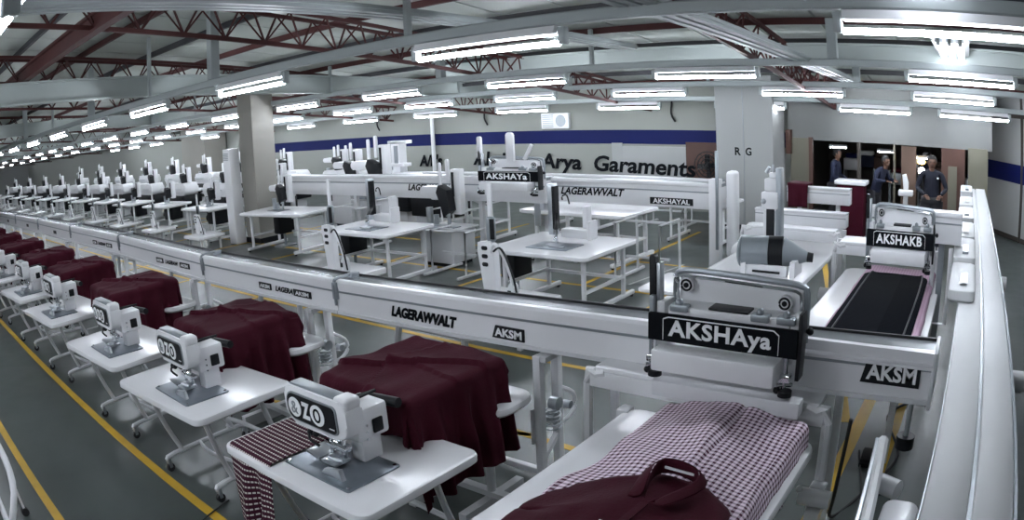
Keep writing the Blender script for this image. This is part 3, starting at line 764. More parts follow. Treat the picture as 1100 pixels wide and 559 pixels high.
# ------------------------------------------------------------------ press head
def make_press(word, label, loc, sc=1.0, tall=False):
    """origin: beam front face, mid width, at z of sign centre minus 1.35"""
    t = thing('pressing_machine', label, 'press', loc)
    # lever at the left
    b = MB(); b.box(-.435, -.405, -.05, .05, 1.10, 1.50, bev=.008); b.build('side_plate', GREYM, t)
    b = MB(); b.prism(capsule(-.445, -.41, 1.46, 1.71, tl=.012, tr=.017, bl=.006, br=.006), -.02, .02, 'y', bev=.005); b.build('lever', BLACK, t)
    b = MB(); b.box(-.405, -.38, -.02, .03, 1.30, 1.67, bev=.006); b.build('lever_plate', STEEL, t)
    # rear frame: rounded hoop with plate
    b = MB(); b.tube([(-.35, .12, 1.40), (-.35, .12, 1.56), (-.32, .12, 1.605), (-.2, .12, 1.615), (.25, .12, 1.60), (.36, .12, 1.59), (.395, .12, 1.55), (.395, .12, 1.30)], .018, n=8)
    b.build('hoop_frame', GREYM, t)
    b = MB(); b.tube([(-.33, .085, 1.42), (-.33, .085, 1.55), (-.30, .085, 1.59), (.25, .085, 1.575), (.35, .085, 1.565), (.372, .085, 1.53), (.372, .085, 1.40)], .008, n=6); b.build('hoop_lining', CHROME, t)
    b = MB(); b.prism([(-.33, 1.44), (.38, 1.42), (.375, 1.575), (-.32, 1.595)], .11, .14, 'y', bev=.006); fr = b.build('back_plate', WHITE, t)
    for dx, dz in ((-.27, 1.545), (.285, 1.505)):
        b = MB(); b.cyl((dx, .105, dz), (dx, .070, dz), .04, n=24); bo = b.build('bearing', WHITE, fr); b = MB(); b.tube([(dx+.028*math.cos(a*PI/10), .068, dz+.028*math.sin(a*PI/10)) for a in range(20)], .006, n=6, smooth=0, closed=True); b.build('ring', BLACK, bo)
        b = MB(); b.cyl((dx, .070, dz), (dx, .062, dz), .014, n=14); b.build('hub', BLACK, bo)
    # body between
    b = MB(); b.box(-.33, .35, -.04, .12, 1.36, 1.455, bev=.012); bd = b.build('body', WHITE, t)
    b = MB(); b.box(-.10, .12, -.035, .07, 1.455, 1.468, bev=.004); b.build('black_pad', BLACK, bd)
    for dx in (-.26, .19, .33):
        b = MB(); b.box(dx-.05, dx+.05, -.06, .0, 1.43, 1.47, bev=.008); b.ball((dx, -.04, 1.48), .022); b.build('clamp', GREYM, bd)
    b = MB()
    for s in (-1, 1): b.box(s*.375-.025, s*.375+.025, -.03, .10, 1.22, 1.47, bev=.01)
    b.build('cheek', WHITE, t)
    # sign
    b = MB(); b.box(-.42, .41, -.09, -.06, 1.275, 1.42, bev=.004, seg=1); sg = b.build('sign_board', INK, t)
    text('lettering', word, .57, .115 if word.endswith('ya') else .085, WINK, sg, facing(-.015, -.0915, 1.340 if word.endswith('ya') else 1.347), bold=.028, space=1.08)
    b = MB()
    zc = 1.347
    out = [(-.33, zc-.062), (-.33, zc+.05), (-.30, zc+.062), (.28, zc+.062), (.31, zc+.04), (.31, zc-.062)]
    for a, c in zip(out, out[1:]): b.bar((a[0], -.091, a[1]), (c[0], -.091, c[1]), .003, .006)
    b.build('outline', WINK, sg)
    # white press bar
    b = MB(); b.box(-.34, .33, -.22, -.03, 1.155, 1.27, bev=.012); b.build('press_bar', WHITE, t)
    # side plate at the right and clamps
    b = MB(); b.prism([(.405, 1.16), (.425, 1.16), (.43, 1.42), (.42, 1.50), (.405, 1.50)], -.08, .02, 'y', bev=.004); b.build('side_plate', BLACK, t)
    b = MB(); b.ball((.45, .0, 1.40), .02); b.cyl((.41, 0, 1.40), (.45, 0, 1.40), .01); b.build('knob', BLACK, t)
    for dx in (-.39, .35):
        b = MB(); b.cyl((dx, -.07, 1.10), (dx, -.07, 1.28), .014); b.box(dx-.035, dx+.035, -.10, -.04, 1.15, 1.19, bev=.008); b.cyl((dx-.04, -.09, 1.13), (dx+.04, -.05, 1.13), .012)
        cl = b.build('foot_clamp', CHROME, t)
        b = MB(); b.cyl((dx+.01, -.08, 1.075), (dx+.01, -.08, 1.105), .038, n=16); b.ball((dx-.035, -.08, 1.10), .02); b.build('rubber_foot', BLACK, cl)
    return t
make_press('AKSHAya', 'white press head with a large black AKSHAYa sign above the checked shirt', (-1.215, 3.32, .015))
p2 = make_press('AKSHAYa', 'distant press head with black AKSHAYa sign in the middle of the hall', (-6.93, 9.0, -.02)); p2.scale = (1.42, 1, 1.09)
b = MB(); b.prism(capsule(-.05, .05, 1.55, 1.98, tl=.045, tr=.045, bl=.02, br=.02), .0, .05, 'y', bev=.006); b.build('upright_blade', WHITE, p2)
b = MB(); b.bar((.19, .02, 1.58), (.30, .02, 1.80), .03, .05, bev=.006); b.build('tilted_blade', WHITE, p2)
b = MB(); b.prism(capsule(-.455, -.40, 1.6, 1.93, tl=.02, tr=.027, bl=.01, br=.01), -.02, .03, 'y', bev=.006); b.build('upright_blade', WHITE, p2)
p3 = make_press('AKSHAKB', 'press head with black AKSHAKB sign over the pink cloth at the back right', (-.60, 6.2, .055)); p3.scale = (.76, 1, 1.0)

# ------------------------------------------------------------------ front press station
def press_frame(label, x0, x1, y, ztop, depth=.36, plate=True):
    t = thing('press_stand', label, 'frame', (0, 0, 0))
    b = MB(); b.tube([(x0, y, .05), (x0, y, ztop-.08), (x0+.06, y, ztop-.02), (x0+.12, y, ztop)], .03, n=8); b.build('leg', WHITE, t)
    b = MB(); b.tube([(x1, y, .05), (x1, y, ztop-.08), (x1-.06, y, ztop-.02), (x1-.12, y, ztop)], .03, n=8); b.build('leg', WHITE, t)
    b = MB(); b.box(x0+.02, x1-.02, y-.02, y+.02, ztop-.10, ztop-.0, bev=.008); b.build('front_rail', WHITE, t)
    b = MB(); b.slab(x0+.05, x1-.05, y-.02, y+depth, ztop, ztop+.03, rad=.03, bev=.006); b.build('tray', WHITE, t)
    for x in (x0, x1):
        b = MB(); b.box(x-.03, x+.03, y-.35, y+.5, .02, .07, bev=.01); b.build('foot', WHITE, t)
        b = MB(); b.bar((x, y+.35, .06), (x, y+.30, ztop), .045); b.build('rear_leg', WHITE2, t)
    return t
pf = press_frame('white steel frame straddling the table with the checked shirt', -2.09, -.63, 3.36, 1.0)
b = MB(); b.box(-1.62, -.98, 3.30, 3.335, .955, .985, bev=.004); sl = b.build('slot', BLACK, pf)
b = MB(); b.box(-1.57, -1.40, 3.295, 3.305, .96, .975); b.box(-1.16, -1.08, 3.295, 3.305, .96, .97); b.build('warning_mark', YELLOW, sl, smooth=0)
b = MB(); b.box(-1.60, -.76, 3.20, 3.30, .985, 1.075, bev=.012); b.build('white_bar', WHITE2, pf)
b = MB(); b.box(-.66, -.56, 3.24, 3.34, .42, .60, bev=.02); b.cyl((-.70, 3.22, .55), (-.52, 3.22, .55), .05, n=16); b.cyl((-.64, 3.2, .44), (-.56, 3.2, .44), .055, n=16); b.ball((-.70, 3.2, .60), .02); b.build('height_crank', WHITE2, pf)
t = thing('press_table', 'long white press table carrying the checked shirt at the lower right', 'table', (0, 0, 0))
b = MB(); b.slab(-1.78, -.66, .9, 3.30, .78, .845, rad=.10, bev=.015); b.build('tabletop', TOP, t)
b = MB(); b.box(-1.50, -.86, 1.2, 3.22, .845, .925, bev=.03, seg=3); b.build('padded_form', WHITE2, t)
for x in (-1.55, -.85):
    for y in (1.3, 3.0): b = MB(); b.box(x-.025, x+.025, y-.025, y+.025, .0, .78, bev=.005); b.build('leg', WHITE2, t)
b = MB(); b.box(-1.82, -1.74, 3.2, 3.3, .70, .86, bev=.02); b.build('end_bracket', WHITE2, t)
ck = drape('checked_shirt', -1.47, -.76, 1.65, 3.20, .965, (.12, .24, .0, .04), GINGHAM, None, edge_r=.055, flare=.16, fold=.014, nf=4, step=.02, seed=5, crease=.02, hem=.02,
           top=lambda a, c: .05*math.sin(PI*min(1, max(0, a))) + .012*math.exp(-((a-.62+.1*c)/.05)**2) - .012*math.exp(-((a-.70+.1*c)/.02)**2))
tag(ck, 'maroon and white checked shirt spread over the long press table', 'shirt')
def mz(a, c): return .045*math.sin(PI*min(1, max(0, a)))
ms = thing('folded_maroon_shirt', 'maroon shirt with stiff collar laid over the lower end of the checked shirt', 'shirt', (0, 0, 0))
drape('body_cloth', -1.48, -.80, .95, 2.36, .995, (.12, .14, .03, .0), MAROON, ms, edge_r=.05, flare=.25, fold=.02, nf=3, step=.02, seed=8, crease=.02, top=mz, hem=.02)
for v in ms.children[0].data.vertices:   # sloping shoulders towards the collar
    c = v.co; cx = abs(c.x+1.03)
    if c.y > 1.9: c.y -= max(0, cx-.11)*.55*min(1, (c.y-1.9)/.2)
def sheet(nm, A, B, m=MAROON):
    b = MB(); va = [b.bm.verts.new(p) for p in A]; vb = [b.bm.verts.new(p) for p in B]
    for k in range(len(A)-1): b.bm.faces.new((va[k], va[k+1], vb[k+1], vb[k]))
    o = b.build(nm, m, ms, smooth=60); md = o.modifiers.new('thickness', 'SOLIDIFY'); md.thickness = .004; md.offset = 0
    sb = o.modifiers.new('soft', 'SUBSURF'); sb.levels = 1; sb.render_levels = 1
    return o
# neck opening: front V, round the left, the back, the right and to the front V again
neck = [(-1.155, 2.03, 0), (-1.19, 2.12, .5), (-1.215, 2.21, .9), (-1.205, 2.27, 1), (-1.15, 2.285, 1), (-1.08, 2.27, 1), (-1.015, 2.235, 1), (-1.0, 2.185, .8), (-1.05, 2.11, .45), (-1.14, 2.02, 0)]
neck = [(x+.085, y+.09, h) for x, y, h in neck]; zb = 1.04
sheet('collar_band', [(x, y, zb) for x, y, h in neck], [(x, y+.008*h, zb+.012+.058*h) for x, y, h in neck])
outw = []
for k, (x, y, h) in enumerate(neck):
    d = Vector((x+1.02, y-2.26, 0)); d = d.normalized() if d.length > 0 else Vector((0, -1, 0))
    if k in (0, len(neck)-1): d = Vector((-.9 if k == 0 else .9, -.55, 0))
    w_ = .030 if 2 < k < 7 else (.055 if k in (1, 2, 7, 8) else .085)
    outw.append((x+d.x*w_, y+d.y*w_, zb+.012+(.03*h if 2 < k < 7 else .012)))
sheet('collar_leaf', [(x, y+.008*h, zb+.014+.058*h) for x, y, h in neck], outw)
b = MB(); b.bar((-1.10, 2.357, 1.075), (-.96, 2.345, 1.075), .006, .010); b.build('neck_label', WINK, ms, smooth=0)
b = MB(); b.bar((-1.06, 2.10, 1.050), (-1.12, 1.0, 1.052), .035, .006); b.build('placket', MAROON, ms)
b = MB()
for y in (1.90, 1.65, 1.35): b.cyl((-1.08, y, 1.05), (-1.14, y, 1.056), .008, n=10)
b.build('button', WINK, ms)

# ------------------------------------------------------------------ right rail
rr = thing('side_conveyor', 'long white side conveyor with a dark groove running along the right edge', 'conveyor', (0, 0, 0))
b = MB(); b.box(.0, .185, 1.0, 13, 1.10, 1.2, bev=.01); b.build('inner_deck', DECK, rr)
b = MB(); b.box(.205, .375, 1.0, 13, 1.10, 1.205, bev=.01); b.build('outer_deck', DECK, rr)
b = MB(); b.box(.185, .205, 1.0, 13, 1.10, 1.185); b.build('groove', GREYM, rr, smooth=0)
b = MB(); b.box(.375, .39, 1.0, 13, 1.08, 1.21); b.build('edge_trim', GREYM, rr, smooth=0)
b = MB(); b.box(-.006, .0, 1.0, 13, 1.08, 1.20); b.build('edge_trim', GREYM, rr, smooth=0)
b = MB(); b.box(.05, .33, 1.0, 13, .96, 1.10, bev=.01); b.build('under_box', WHITE2, rr)
for y in (1.6, 4.2, 6.8, 9.4, 12): b = MB(); b.box(.15, .23, y-.04, y+.04, 0, .96, bev=.01); b.box(.02, .36, y-.05, y+.05, 0, .04, bev=.01); b.build('support_leg', WHITE2, rr)
for k, y in enumerate((5.0, 6.1, 7.3, 8.5, 9.9, 11.4)):
    t_ = MB(); t_.slab(-.09, .13, y, y+1.0, 1.2, 1.29+.02*(k % 2), rad=.05, bev=.02); mo = t_.build('drive_cover', DECK, rr)
    MB().box(-.0, .06, y+.15, y+.5, 1.31, 1.312 + .02*(k % 2)).build('cover_slot', GREYM, mo, smooth=0)
b = MB(); b.cyl((.39, 3.75, 1.13), (.47, 3.75, 1.13), .06, n=18); b.ball((.47, 3.75, 1.13), .05); b.build('end_knob', DECK, rr)
b = MB(); b.cyl((.39, 6.2, 1.1), (.46, 6.2, 1.1), .06, n=18); b.build('end_knob', DECK, rr)
# lever, cylinder and white housing in front of the rail
t = thing('control_lever', 'tilted white metal lever blade standing beside the right conveyor', 'lever', (0, 0, 0))
b = MB(); b.bar((-.27, 3.02, 1.02), (-.20, 2.2, 1.02), .05, .10, bev=.015); b.build('blade', WHITE, t)
b = MB(); b.bar((-.30, 3.0, 1.0), (-.24, 2.2, .99), .02, .12, bev=.004); b.build('backing', STEEL, t)
b = MB(); b.cyl((-.24, 2.75, .97), (-.13, 2.70, .97), .045, n=18); b.build('cylinder', WHITE2, t)
b = MB(); b.box(-.26, -.22, 2.3, 2.36, 0, 1.0); b.box(-.34, -.1, 2.25, 2.41, 0, .03); b.build('post', WHITE2, t)
t = thing('drive_housing', 'white rounded housing at the bottom edge beside the right conveyor', 'housing', (0, 0, 0))
b = MB(); b.slab(-.17, -.01, 1.7, 2.55, .80, 1.02, rad=.05, bev=.02); b.build('body', WHITE, t)
b = MB(); b.box(-.12, -.06, 1.9, 2.3, 0, .80); b.box(-.16, -.02, 1.85, 2.4, 0, .03); b.build('post', WHITE2, t)
# buffer hanging from the end of the long beam
t = thing('rubber_buffer', 'black rubber buffer hanging on a rod under the right end of the beam', 'buffer', (-.19, 3.55, 0))
b = MB(); b.cyl((0, 0, .80), (0, 0, 1.052), .015); b.build('rod', STEEL, t)
b = MB(); b.cyl((0, 0, .76), (0, 0, .83), .055, n=18); b.ball((0, 0, .77), .052, (1, 1, .6)); b.build('pad', BLACK, t)
# floor cables at right
for nm, pts, r in (('black power cable looping on the floor beside the press frame', [(-.52, 3.5, .9), (-.56, 3.6, .4), (-.60, 3.9, .02), (-.45, 4.3, .02), (-.30, 4.9, .02), (-.50, 5.6, .02), (-.3, 6.0, .02)], .012),
                   ('thin black cable curling on the floor between the yellow lines at right', [(-.62, 4.9, .015), (-.5, 4.4, .015), (-.42, 4.1, .015), (-.3, 4.35, .015), (-.2, 4.1, .015)], .008),
                   ('black cable bundle on the floor between the two back right stations', [(-1.55, 7.6, .02), (-1.35, 7.9, .05), (-1.1, 7.7, .02), (-1.25, 7.3, .04), (-1.5, 7.2, .02), (-1.1, 8.2, .02)], .02),
                   ('thin cable lying on the floor under the second nearest front table', [(-4.15, 1.95, .01), (-4.0, 1.6, .01), (-3.7, 1.55, .01), (-3.55, 1.8, .01), (-3.5, 2.2, .01)], .006),
                   ('black cable on the floor beneath the nearest maroon shirt', [(-3.45, 2.7, .01), (-3.55, 3.1, .01), (-3.4, 3.4, .01), (-3.6, 3.7, .01)], .008)):
    tag(MB().tube(pts, r, n=6, smooth=6).build('floor_cable', RUBBER), nm, 'cable')
t = thing('foot_pedal', 'black foot pedal on the floor beneath the beam by the right conveyor', 'pedal', (-.52, 4.75, 0))
b = MB(); b.prism([(-.08, 0), (.08, 0), (.08, .07), (-.08, .03)], -.06, .06, 'x', bev=.005); b.build('base', BLACK, t)
b = MB(); b.box(-.05, .05, -.07, .07, .075, .09, bev=.004, M=Matrix.Rotation(R(10), 4, 'X')); b.build('treadle', RUBBER, t)

# ------------------------------------------------------------------ second press station with pink cloth and black pad
pf = press_frame('white steel frame over the pink cloth and black pad at the back right', -1.42, -.28, 7.15, 1.12)
t = thing('press_table', 'white press table carrying the black pad at the back right', 'table', (0, 0, 0))
b = MB(); b.slab(-1.30, -.22, 4.55, 7.3, .80, .86, rad=.12, bev=.015); b.build('tabletop', TOP, t)
b = MB(); b.box(-.98, -.33, 4.6, 7.0, .86, .93, bev=.03, seg=3); b.build('padded_form', WHITE2, t)
for x in (-1.15, -.4):
    for y in (4.8, 7.1): b = MB(); b.box(x-.025, x+.025, y-.025, y+.025, .0, .80, bev=.005); b.build('leg', WHITE2, t)
pc = drape('pink_cloth', -.99, -.32, 4.65, 7.08, .955, (.06, .06, .0, .03), PINKCHK, None, edge_r=.05, flare=.1, fold=.01, nf=4, step=.03, seed=1, crease=.008, hem=.01)
tag(pc, 'pale pink fine-checked cloth under the black pad at the back right', 'cloth')
bp = thing('black_pad', 'black ribbed pad with rounded end lying on the pink cloth', 'pad', (0, 0, 0))
bmm = MB(); bmm.slab(-.985, -.335, 4.55, 6.62, .965, .995, rad=.12, bev=.012); o = bmm.build('pad_cover', RIBBED, bp)
uvl = o.data.uv_layers.new(name='UVMap')
for lp in o.data.loops: uvl.data[lp.index].uv = (o.data.vertices[lp.vertex_index].co.y+5, o.data.vertices[lp.vertex_index].co.x+5)
bmm = MB(); bmm.tube([(-.93, 4.6, .995), (-.93, 6.45, .995), (-.85, 6.57, .995), (-.47, 6.57, .995), (-.39, 6.45, .995), (-.39, 4.6, .995)], .008, n=5, smooth=4); bmm.build('piping', BLACK, bp)
def short_beam(label, x0, x1, y, z0, z1, txt=None, d=.2, stand=()):
    t = thing('gantry_beam', label, 'beam', (0, 0, 0))
    h = z1-z0
    b = MB(); b.box(x0, x1, y, y+d, z0, z0+h*.86, bev=.008); fp = b.build('front_panel', WHITE, t)
    b = MB(); b.box(x0, x1, y-.02, y+.06, z1-h*.16, z1, bev=.008); b.build('ridge', WHITE, t)
    b = MB(); b.box(x0, x1, y+.06, y+d+.02, z1-h*.14, z1-.01); b.build('top_plate', GREYM, t, smooth=0)
    b = MB(); b.box(x0, x1, y-.004, y, z0+h*.62, z0+h*.67); b.build('groove', GREYM, fp, smooth=0)
    return t, fp
t, fp = short_beam('short white beam joining the back right press to the side conveyor', -.98, -.02, 6.5, 1.33, 1.62)
for x in (-.22,):
    b = MB(); b.box(x-.03, x+.03, 6.55, 6.62, 0, 1.33); b.box(x-.03, x+.03, 6.2, 6.95, 0, .05); b.build('post', GREYM, t)
    b = MB(); b.tube([(-.30, 6.5, 1.30), (-.30, 6.5, .6), (-.12, 6.5, .6), (-.12, 6.5, 1.30)], .025, n=6, smooth=0); b.cyl((-.1, 6.45, .95), (-.02, 6.45, .95), .07, n=14); b.build('side_bracket', WHITE, t)
t, fp = short_beam('short white beam with a maroon cloth on its left end at the back right', -2.75, -1.78, 10, 1.12, 1.36)
b = MB(); b.box(-2.0, -1.94, 10.05, 10.11, 0, 1.12); b.box(-2.6, -2.54, 10.05, 10.11, 0, 1.12); b.build('post', WHITE2, t)
mc = drape('maroon_cloth', -2.72, -2.42, 9.97, 10.22, 1.40, (.02, .02, .36, .15), MAROON, None, edge_r=.02, flare=.03, fold=.01, nf=5, step=.03, seed=4, crease=.01)
tag(mc, 'maroon cloth hanging over the short beam beside the pressing tower', 'cloth')

# ------------------------------------------------------------------ pressing tower (grey drum) on white board
t = thing('ironing_table', 'white ironing table with sloping board below the grey drum', 'table', (0, 0, 0))
b = MB(); b.slab(-2.62, -1.55, 5.9, 8.7, .84, .90, rad=.14, bev=.02); b.build('board', TOP, t)
b = MB(); b.slab(-3.0, -2.3, 5.7, 6.4, .80, .84, rad=.04, bev=.01); b.build('side_shelf', TOP, t)
for x in (-2.45, -1.7):
    for y in (6.1, 8.4): b = MB(); b.box(x-.03, x+.03, y-.03, y+.03, 0, .84, bev=.005); b.build('leg', WHITE2, t)
b = MB(); b.tube([(-1.70, 5.9, .12), (-1.7, 8.8, .12)], .025, smooth=0); b.tube([(-2.45, 5.9, .12), (-2.45, 8.8, .12)], .025, smooth=0); b.build('foot_bar', WHITE2, t)
b = MB(); b.cyl((-1.58, 7.2, .55), (-1.45, 7.2, .55), .09, n=16); b.cyl((-1.55, 8.0, .80), (-1.46, 8.0, .80), .06, n=16); b.build('handwheel', WHITE2, t)
t = thing('ironing_drum', 'grey and black drum iron lying across the white ironing table', 'iron', (0, 0, 0))
b = MB(); b.cyl((-2.24, 6.50, 1.10), (-1.98, 6.55, 1.10), .155, n=28); b.ball((-2.24, 6.50, 1.10), .155, (.25, 1, 1), n=24); b.build('drum', GREYCYL, t)
b = MB(); b.cyl((-1.98, 6.55, 1.10), (-1.84, 6.58, 1.10), .158, n=28); b.build('black_band', BLACK, t)
b = MB(); b.cyl((-1.84, 6.58, 1.10), (-1.60, 6.62, 1.07), .15, .05, n=28); b.build('cone_nose', GREYCYL, t)
b = MB(); b.cyl((-1.60, 6.62, 1.07), (-1.54, 6.63, 1.065), .05, .045, n=20); b.build('nozzle', BLACK, t)
b = MB(); b.box(-2.2, -1.75, 6.4, 6.46, .90, 1.0, bev=.01); b.box(-2.22, -2.17, 6.38, 6.7, .9, 1.05); b.box(-1.72, -1.67, 6.4, 6.7, .90, 1.05); b.build('cradle', WHITE, t)
b = MB(); b.box(-2.1, -1.82, 6.385, 6.4, .93, .95); b.build('slot', BLACK, t, smooth=0)
t = thing('pressing_tower', 'tall white and black tower rising behind the grey drum iron', 'tower', (-2.16, 7.25, 0))
b = MB(); b.box(-.09, .09, -.05, .08, .90, 1.40, bev=.015); b.build('column', WHITE, t)
b = MB(); b.box(-.05, .04, -.065, -.045, 1.0, 1.45, bev=.004); b.build('slide', BLACK, t)
b = MB(); b.box(.06, .12, -.08, .06, .95, 1.85, bev=.01); b.build('side_rail', GREYM, t)
b = MB(); b.box(-.10, .09, -.10, .06, 1.42, 1.60, bev=.02); b.box(-.07, .08, -.08, .06, 1.60, 1.74, bev=.02); b.box(-.02, .11, -.06, .04, 1.74, 1.80, bev=.015); b.build('head', WHITE, t)
b = MB(); b.cyl((-.04, -.09, 1.80), (.0, -.09, 1.86), .02); b.ball((-.07, -.1, 1.50), .03); b.cyl((.02, -.02, 1.8), (.02, -.02, 1.88), .012); b.build('valve', STEEL, t)
pf = press_frame('white steel frame straddling the ironing table with the grey drum', -2.66, -1.48, 7.7, 1.12, depth=.2)
t, fp = short_beam('short white beam across the frame behind the pressing tower', -2.70, -1.52, 8.3, 1.08, 1.26)
b = MB()
for x in (-2.62, -1.6): b.box(x-.03, x+.03, 8.35, 8.42, 0, 1.08)
b.build('post', WHITE2, t)

# ------------------------------------------------------------------ middle block
def make_plate_machine():
    t = thing('pattern_sewing_machine', 'x', 'sewing machine')
    b = MB(); b.slab(-.36, .34, -.28, .20, 0, .012, rad=.02, bev=.004); b.build('base_plate', PLATE, t)
    b = MB(); b.box(-.15, .10, -.10, .05, .012, .03, bev=.006); b.box(-.03, .22, -.16, -.10, .012, .035, bev=.006); b.build('work_clamp', STEEL, t)
    b = MB(); b.cyl((0, 0, .03), (0, 0, .20), .022); b.cyl((.0, 0, .20), (0, .0, .26), .04); b.ball((0, -.03, .12), .035); b.build('needle_bar', CHROME, t)
    b = MB(); b.tube([(0, 0, .24), (-.06, .10, .30), (-.14, .22, .34), (-.18, .28, .45)], .03, n=8); b.build('black_arm', BLACK, t)
    b = MB(); b.box(-.33, -.22, .26, .38, .10, .92, bev=.012); b.build('tower', STEEL, t)
    b = MB(); b.box(-.24, -.19, .25, .36, .2, .88); b.build('slide', BLACK, t, smooth=0)
    b = MB(); b.tube([(-.10, .32, .66), (-.10, .32, .72), (-.02, .32, .74), (.02, .32, .60)], .012, n=6); b.build('hose', BLACK, t)
    b = MB(); b.box(-.04, .42, .16, .36, .10, .24, bev=.02); b.build('housing', WHITE, t)
    b = MB(); b.box(.26, .34, .28, .42, .24, .58, bev=.015); b.build('riser', WHITE, t)
    b = MB(); b.box(.42, .47, .14, .36, .08, .38, bev=.015); b.build('end_cover', WHITE, t)
    return t
def make_tool_post():
    t = thing('tool_post', 'x', 'machine post')
    b = MB(); b.slab(-.42, .50, -.35, .45, .36, .46, rad=.05, bev=.02); b.build('base_board', TOP, t)
    b = MB()
    for x, y in ((-.3, -.22), (.38, -.22), (-.3, .32), (.38, .32)): b.box(x-.025, x+.025, y-.025, y+.025, 0, .36)
    b.build('base_leg', WHITE2, t)
    b = MB(); b.prism([(-.20, .46), (-.03, .46), (-.04, 1.02), (-.10, 1.10), (-.26, 1.08), (-.27, .98), (-.22, .80)], -.06, .04, 'y', bev=.012); b.build('post', WHITE, t)
    b = MB()
    for zz in (.84, .93, 1.02): b.prism(capsule(-.20, -.12, zz-.02, zz+.025, tl=.02, tr=.02, bl=.02, br=.02), -.066, -.058, 'y')
    b.build('slot', BLACK, t)
    b = MB(); b.box(-.16, -.06, -.03, .05, 1.08, 1.36, bev=.03, seg=3); b.build('cylinder', GREYM, t)
    b = MB(); b.box(-.09, -.04, -.04, -.02, 1.12, 1.34); b.build('scale', BLACK, t, smooth=0)
    b = MB(); b.prism(capsule(-.14, -.09, 1.30, 1.72, tl=.02, tr=.02, bl=.01, br=.01), .0, .03, 'y', bev=.005); b.build('rod', WHITE, t)
    b = MB(); b.tube([(-.08, -.05, .98), (.0, -.08, 1.08), (.10, -.08, .98), (.20, -.08, .75), (.22, -.06, .50)], .022, n=8); b.build('hose', WHITE, t)
    b = MB(); b.tube([(-.02, -.08, 1.0), (.08, -.1, 1.05), (.16, -.1, .95), (.25, -.1, .72), (.27, -.08, .5)], .012, n=6); b.build('black_hose', BLACK, t)
    b = MB(); b.cyl((.20, -.05, .46), (.20, -.05, .62), .06, n=16); b.ball((.2, -.05, .62), .06); b.build('bottle', WHITE2, t)
    b = MB(); b.box(.17, .21, -.12, -.10, .54, .60); b.build('gauge', BLACK, t, smooth=0)
    return t
def make_tower_machine():
    """tall background machine: white upright blade, black arm, padded grey arm"""
    t = thing('tower_sewing_machine', 'x', 'sewing machine')
    b = MB(); b.slab(-.28, .28, -.20, .18, 0, .012, rad=.02, bev=.004); b.build('base_plate', PLATE, t)
    b = MB(); b.prism(capsule(-.55, .10, .50, .66, tl=.05, bl=.05), .1, .3, 'y', bev=.02); b.build('arm', WHITE, t)
    b = MB(); b.prism([(-.02, .70), (.16, .62), (.20, .28), (.06, .16), (.0, .40), (-.08, .58)], -.02, .16, 'y', bev=.01); b.build('black_arm', BLACK, t)
    b = MB(); b.box(.10, .30, .16, .30, .2, .95, bev=.02); b.build('tower', WHITE, t)
    b = MB(); b.box(.14, .18, .14, .16, .5, .9); b.build('slide', BLACK, t, smooth=0)
    b = MB(); b.prism(capsule(.06, .12, .72, 1.12, tl=.025, tr=.025, bl=.01, br=.01), .1, .14, 'y', bev=.006); b.prism(capsule(-.16, -.11, .64, 1.06, tl=.02, tr=.02, bl=.01, br=.01), .15, .19, 'y', bev=.006); b.build('upright_blade', WHITE, t)
    b = MB(); b.cyl((.10, .08, .02), (.10, .08, .30), .03); b.ball((.1, .05, .22), .05); b.ball((.16, .05, .30), .035); b.build('needle_bar', STEEL, t)
    b = MB(); b.cyl((-.40, .15, .0), (-.40, .15, .30), .06, n=14); b.cyl((-.26, .16, .0), (-.26, .16, .18), .05, n=14); b.build('oil_bottle', STEEL, t)
    return t
midT = make_table(1.5, 1.3, .80, rad=.08, splay=False); pm = make_plate_machine(); pm.scale = (.85, .9, .8); tp = make_tool_post(); tm = make_tower_machine()
def put(o, loc, rz, lab, used, group=None, sc=None):
    r = place(o, used, loc, rz, lab, group)
    if sc: r.scale = sc
    return r
put(midT, (-4.95, 7.40, 0), R(0), 'white table with a grey plate just beyond the long beam, middle of the hall', False)
put(midT, (-6.10, 9.95, 0), R(-3), 'bare white table standing right behind the beam with the black lettering', True, sc=(1.35, .9, 1.06))
put(midT, (-8.45, 7.45, 0), R(2), 'white table with a grey plate left of the middle, beyond the long beam', True, sc=(1.05, .85, 1))
put(midT, (-12.15, 8.25, 0), R(8), 'white table with oil bottles right beside the thick beige column', True, sc=(1.25, .8, 1.02))
put(midT, (-9.1, 10.6, 0), R(2), 'white table under the lettered beam left of the distant press head', True, sc=(.9, .8, 1.12))
put(midT, (-7.9, 12.6, 0), 0, 'bare white table in the back row, below the distant press head', True, sc=(1, .7, 1))
put(midT, (-5.0, 12.2, 0), 0, 'low white table near the right column behind the lettered beam', True, sc=(.9, .7, .95))
put(pm, (-4.92, 7.25, .80), 0, 'sewing machine with steel tower on the middle table nearest the long beam', False)
put(pm, (-8.5, 7.35, .80), 0, 'sewing machine with steel tower on the table left of the middle', True)
put(tm, (-8.1, 8.6, .62), 0, 'tall machine with white blades behind the table left of the middle', False)
put(tm, (-12.3, 8.2, .815), 0, 'tall machine with oil bottles on the table beside the thick column', True, sc=(.8, .8, .75))
put(tm, (-11.3, 9.9, .85), 0, 'tall machine with a long white arm behind the table by the column', True, sc=(1.3, 1, 1.15))
put(tm, (-13.3, 10.9, .85), 0, 'tall machine just right of the thick column', True, sc=(1.1, 1, 1.0))
put(tp, (-4.78, 5.95, 0), 0, 'white post with looping hoses just beyond the long beam, in the middle', False)
put(tp, (-7.75, 6.1, 0), 0, 'white post with looping hoses beyond the long beam, left of the middle', True)
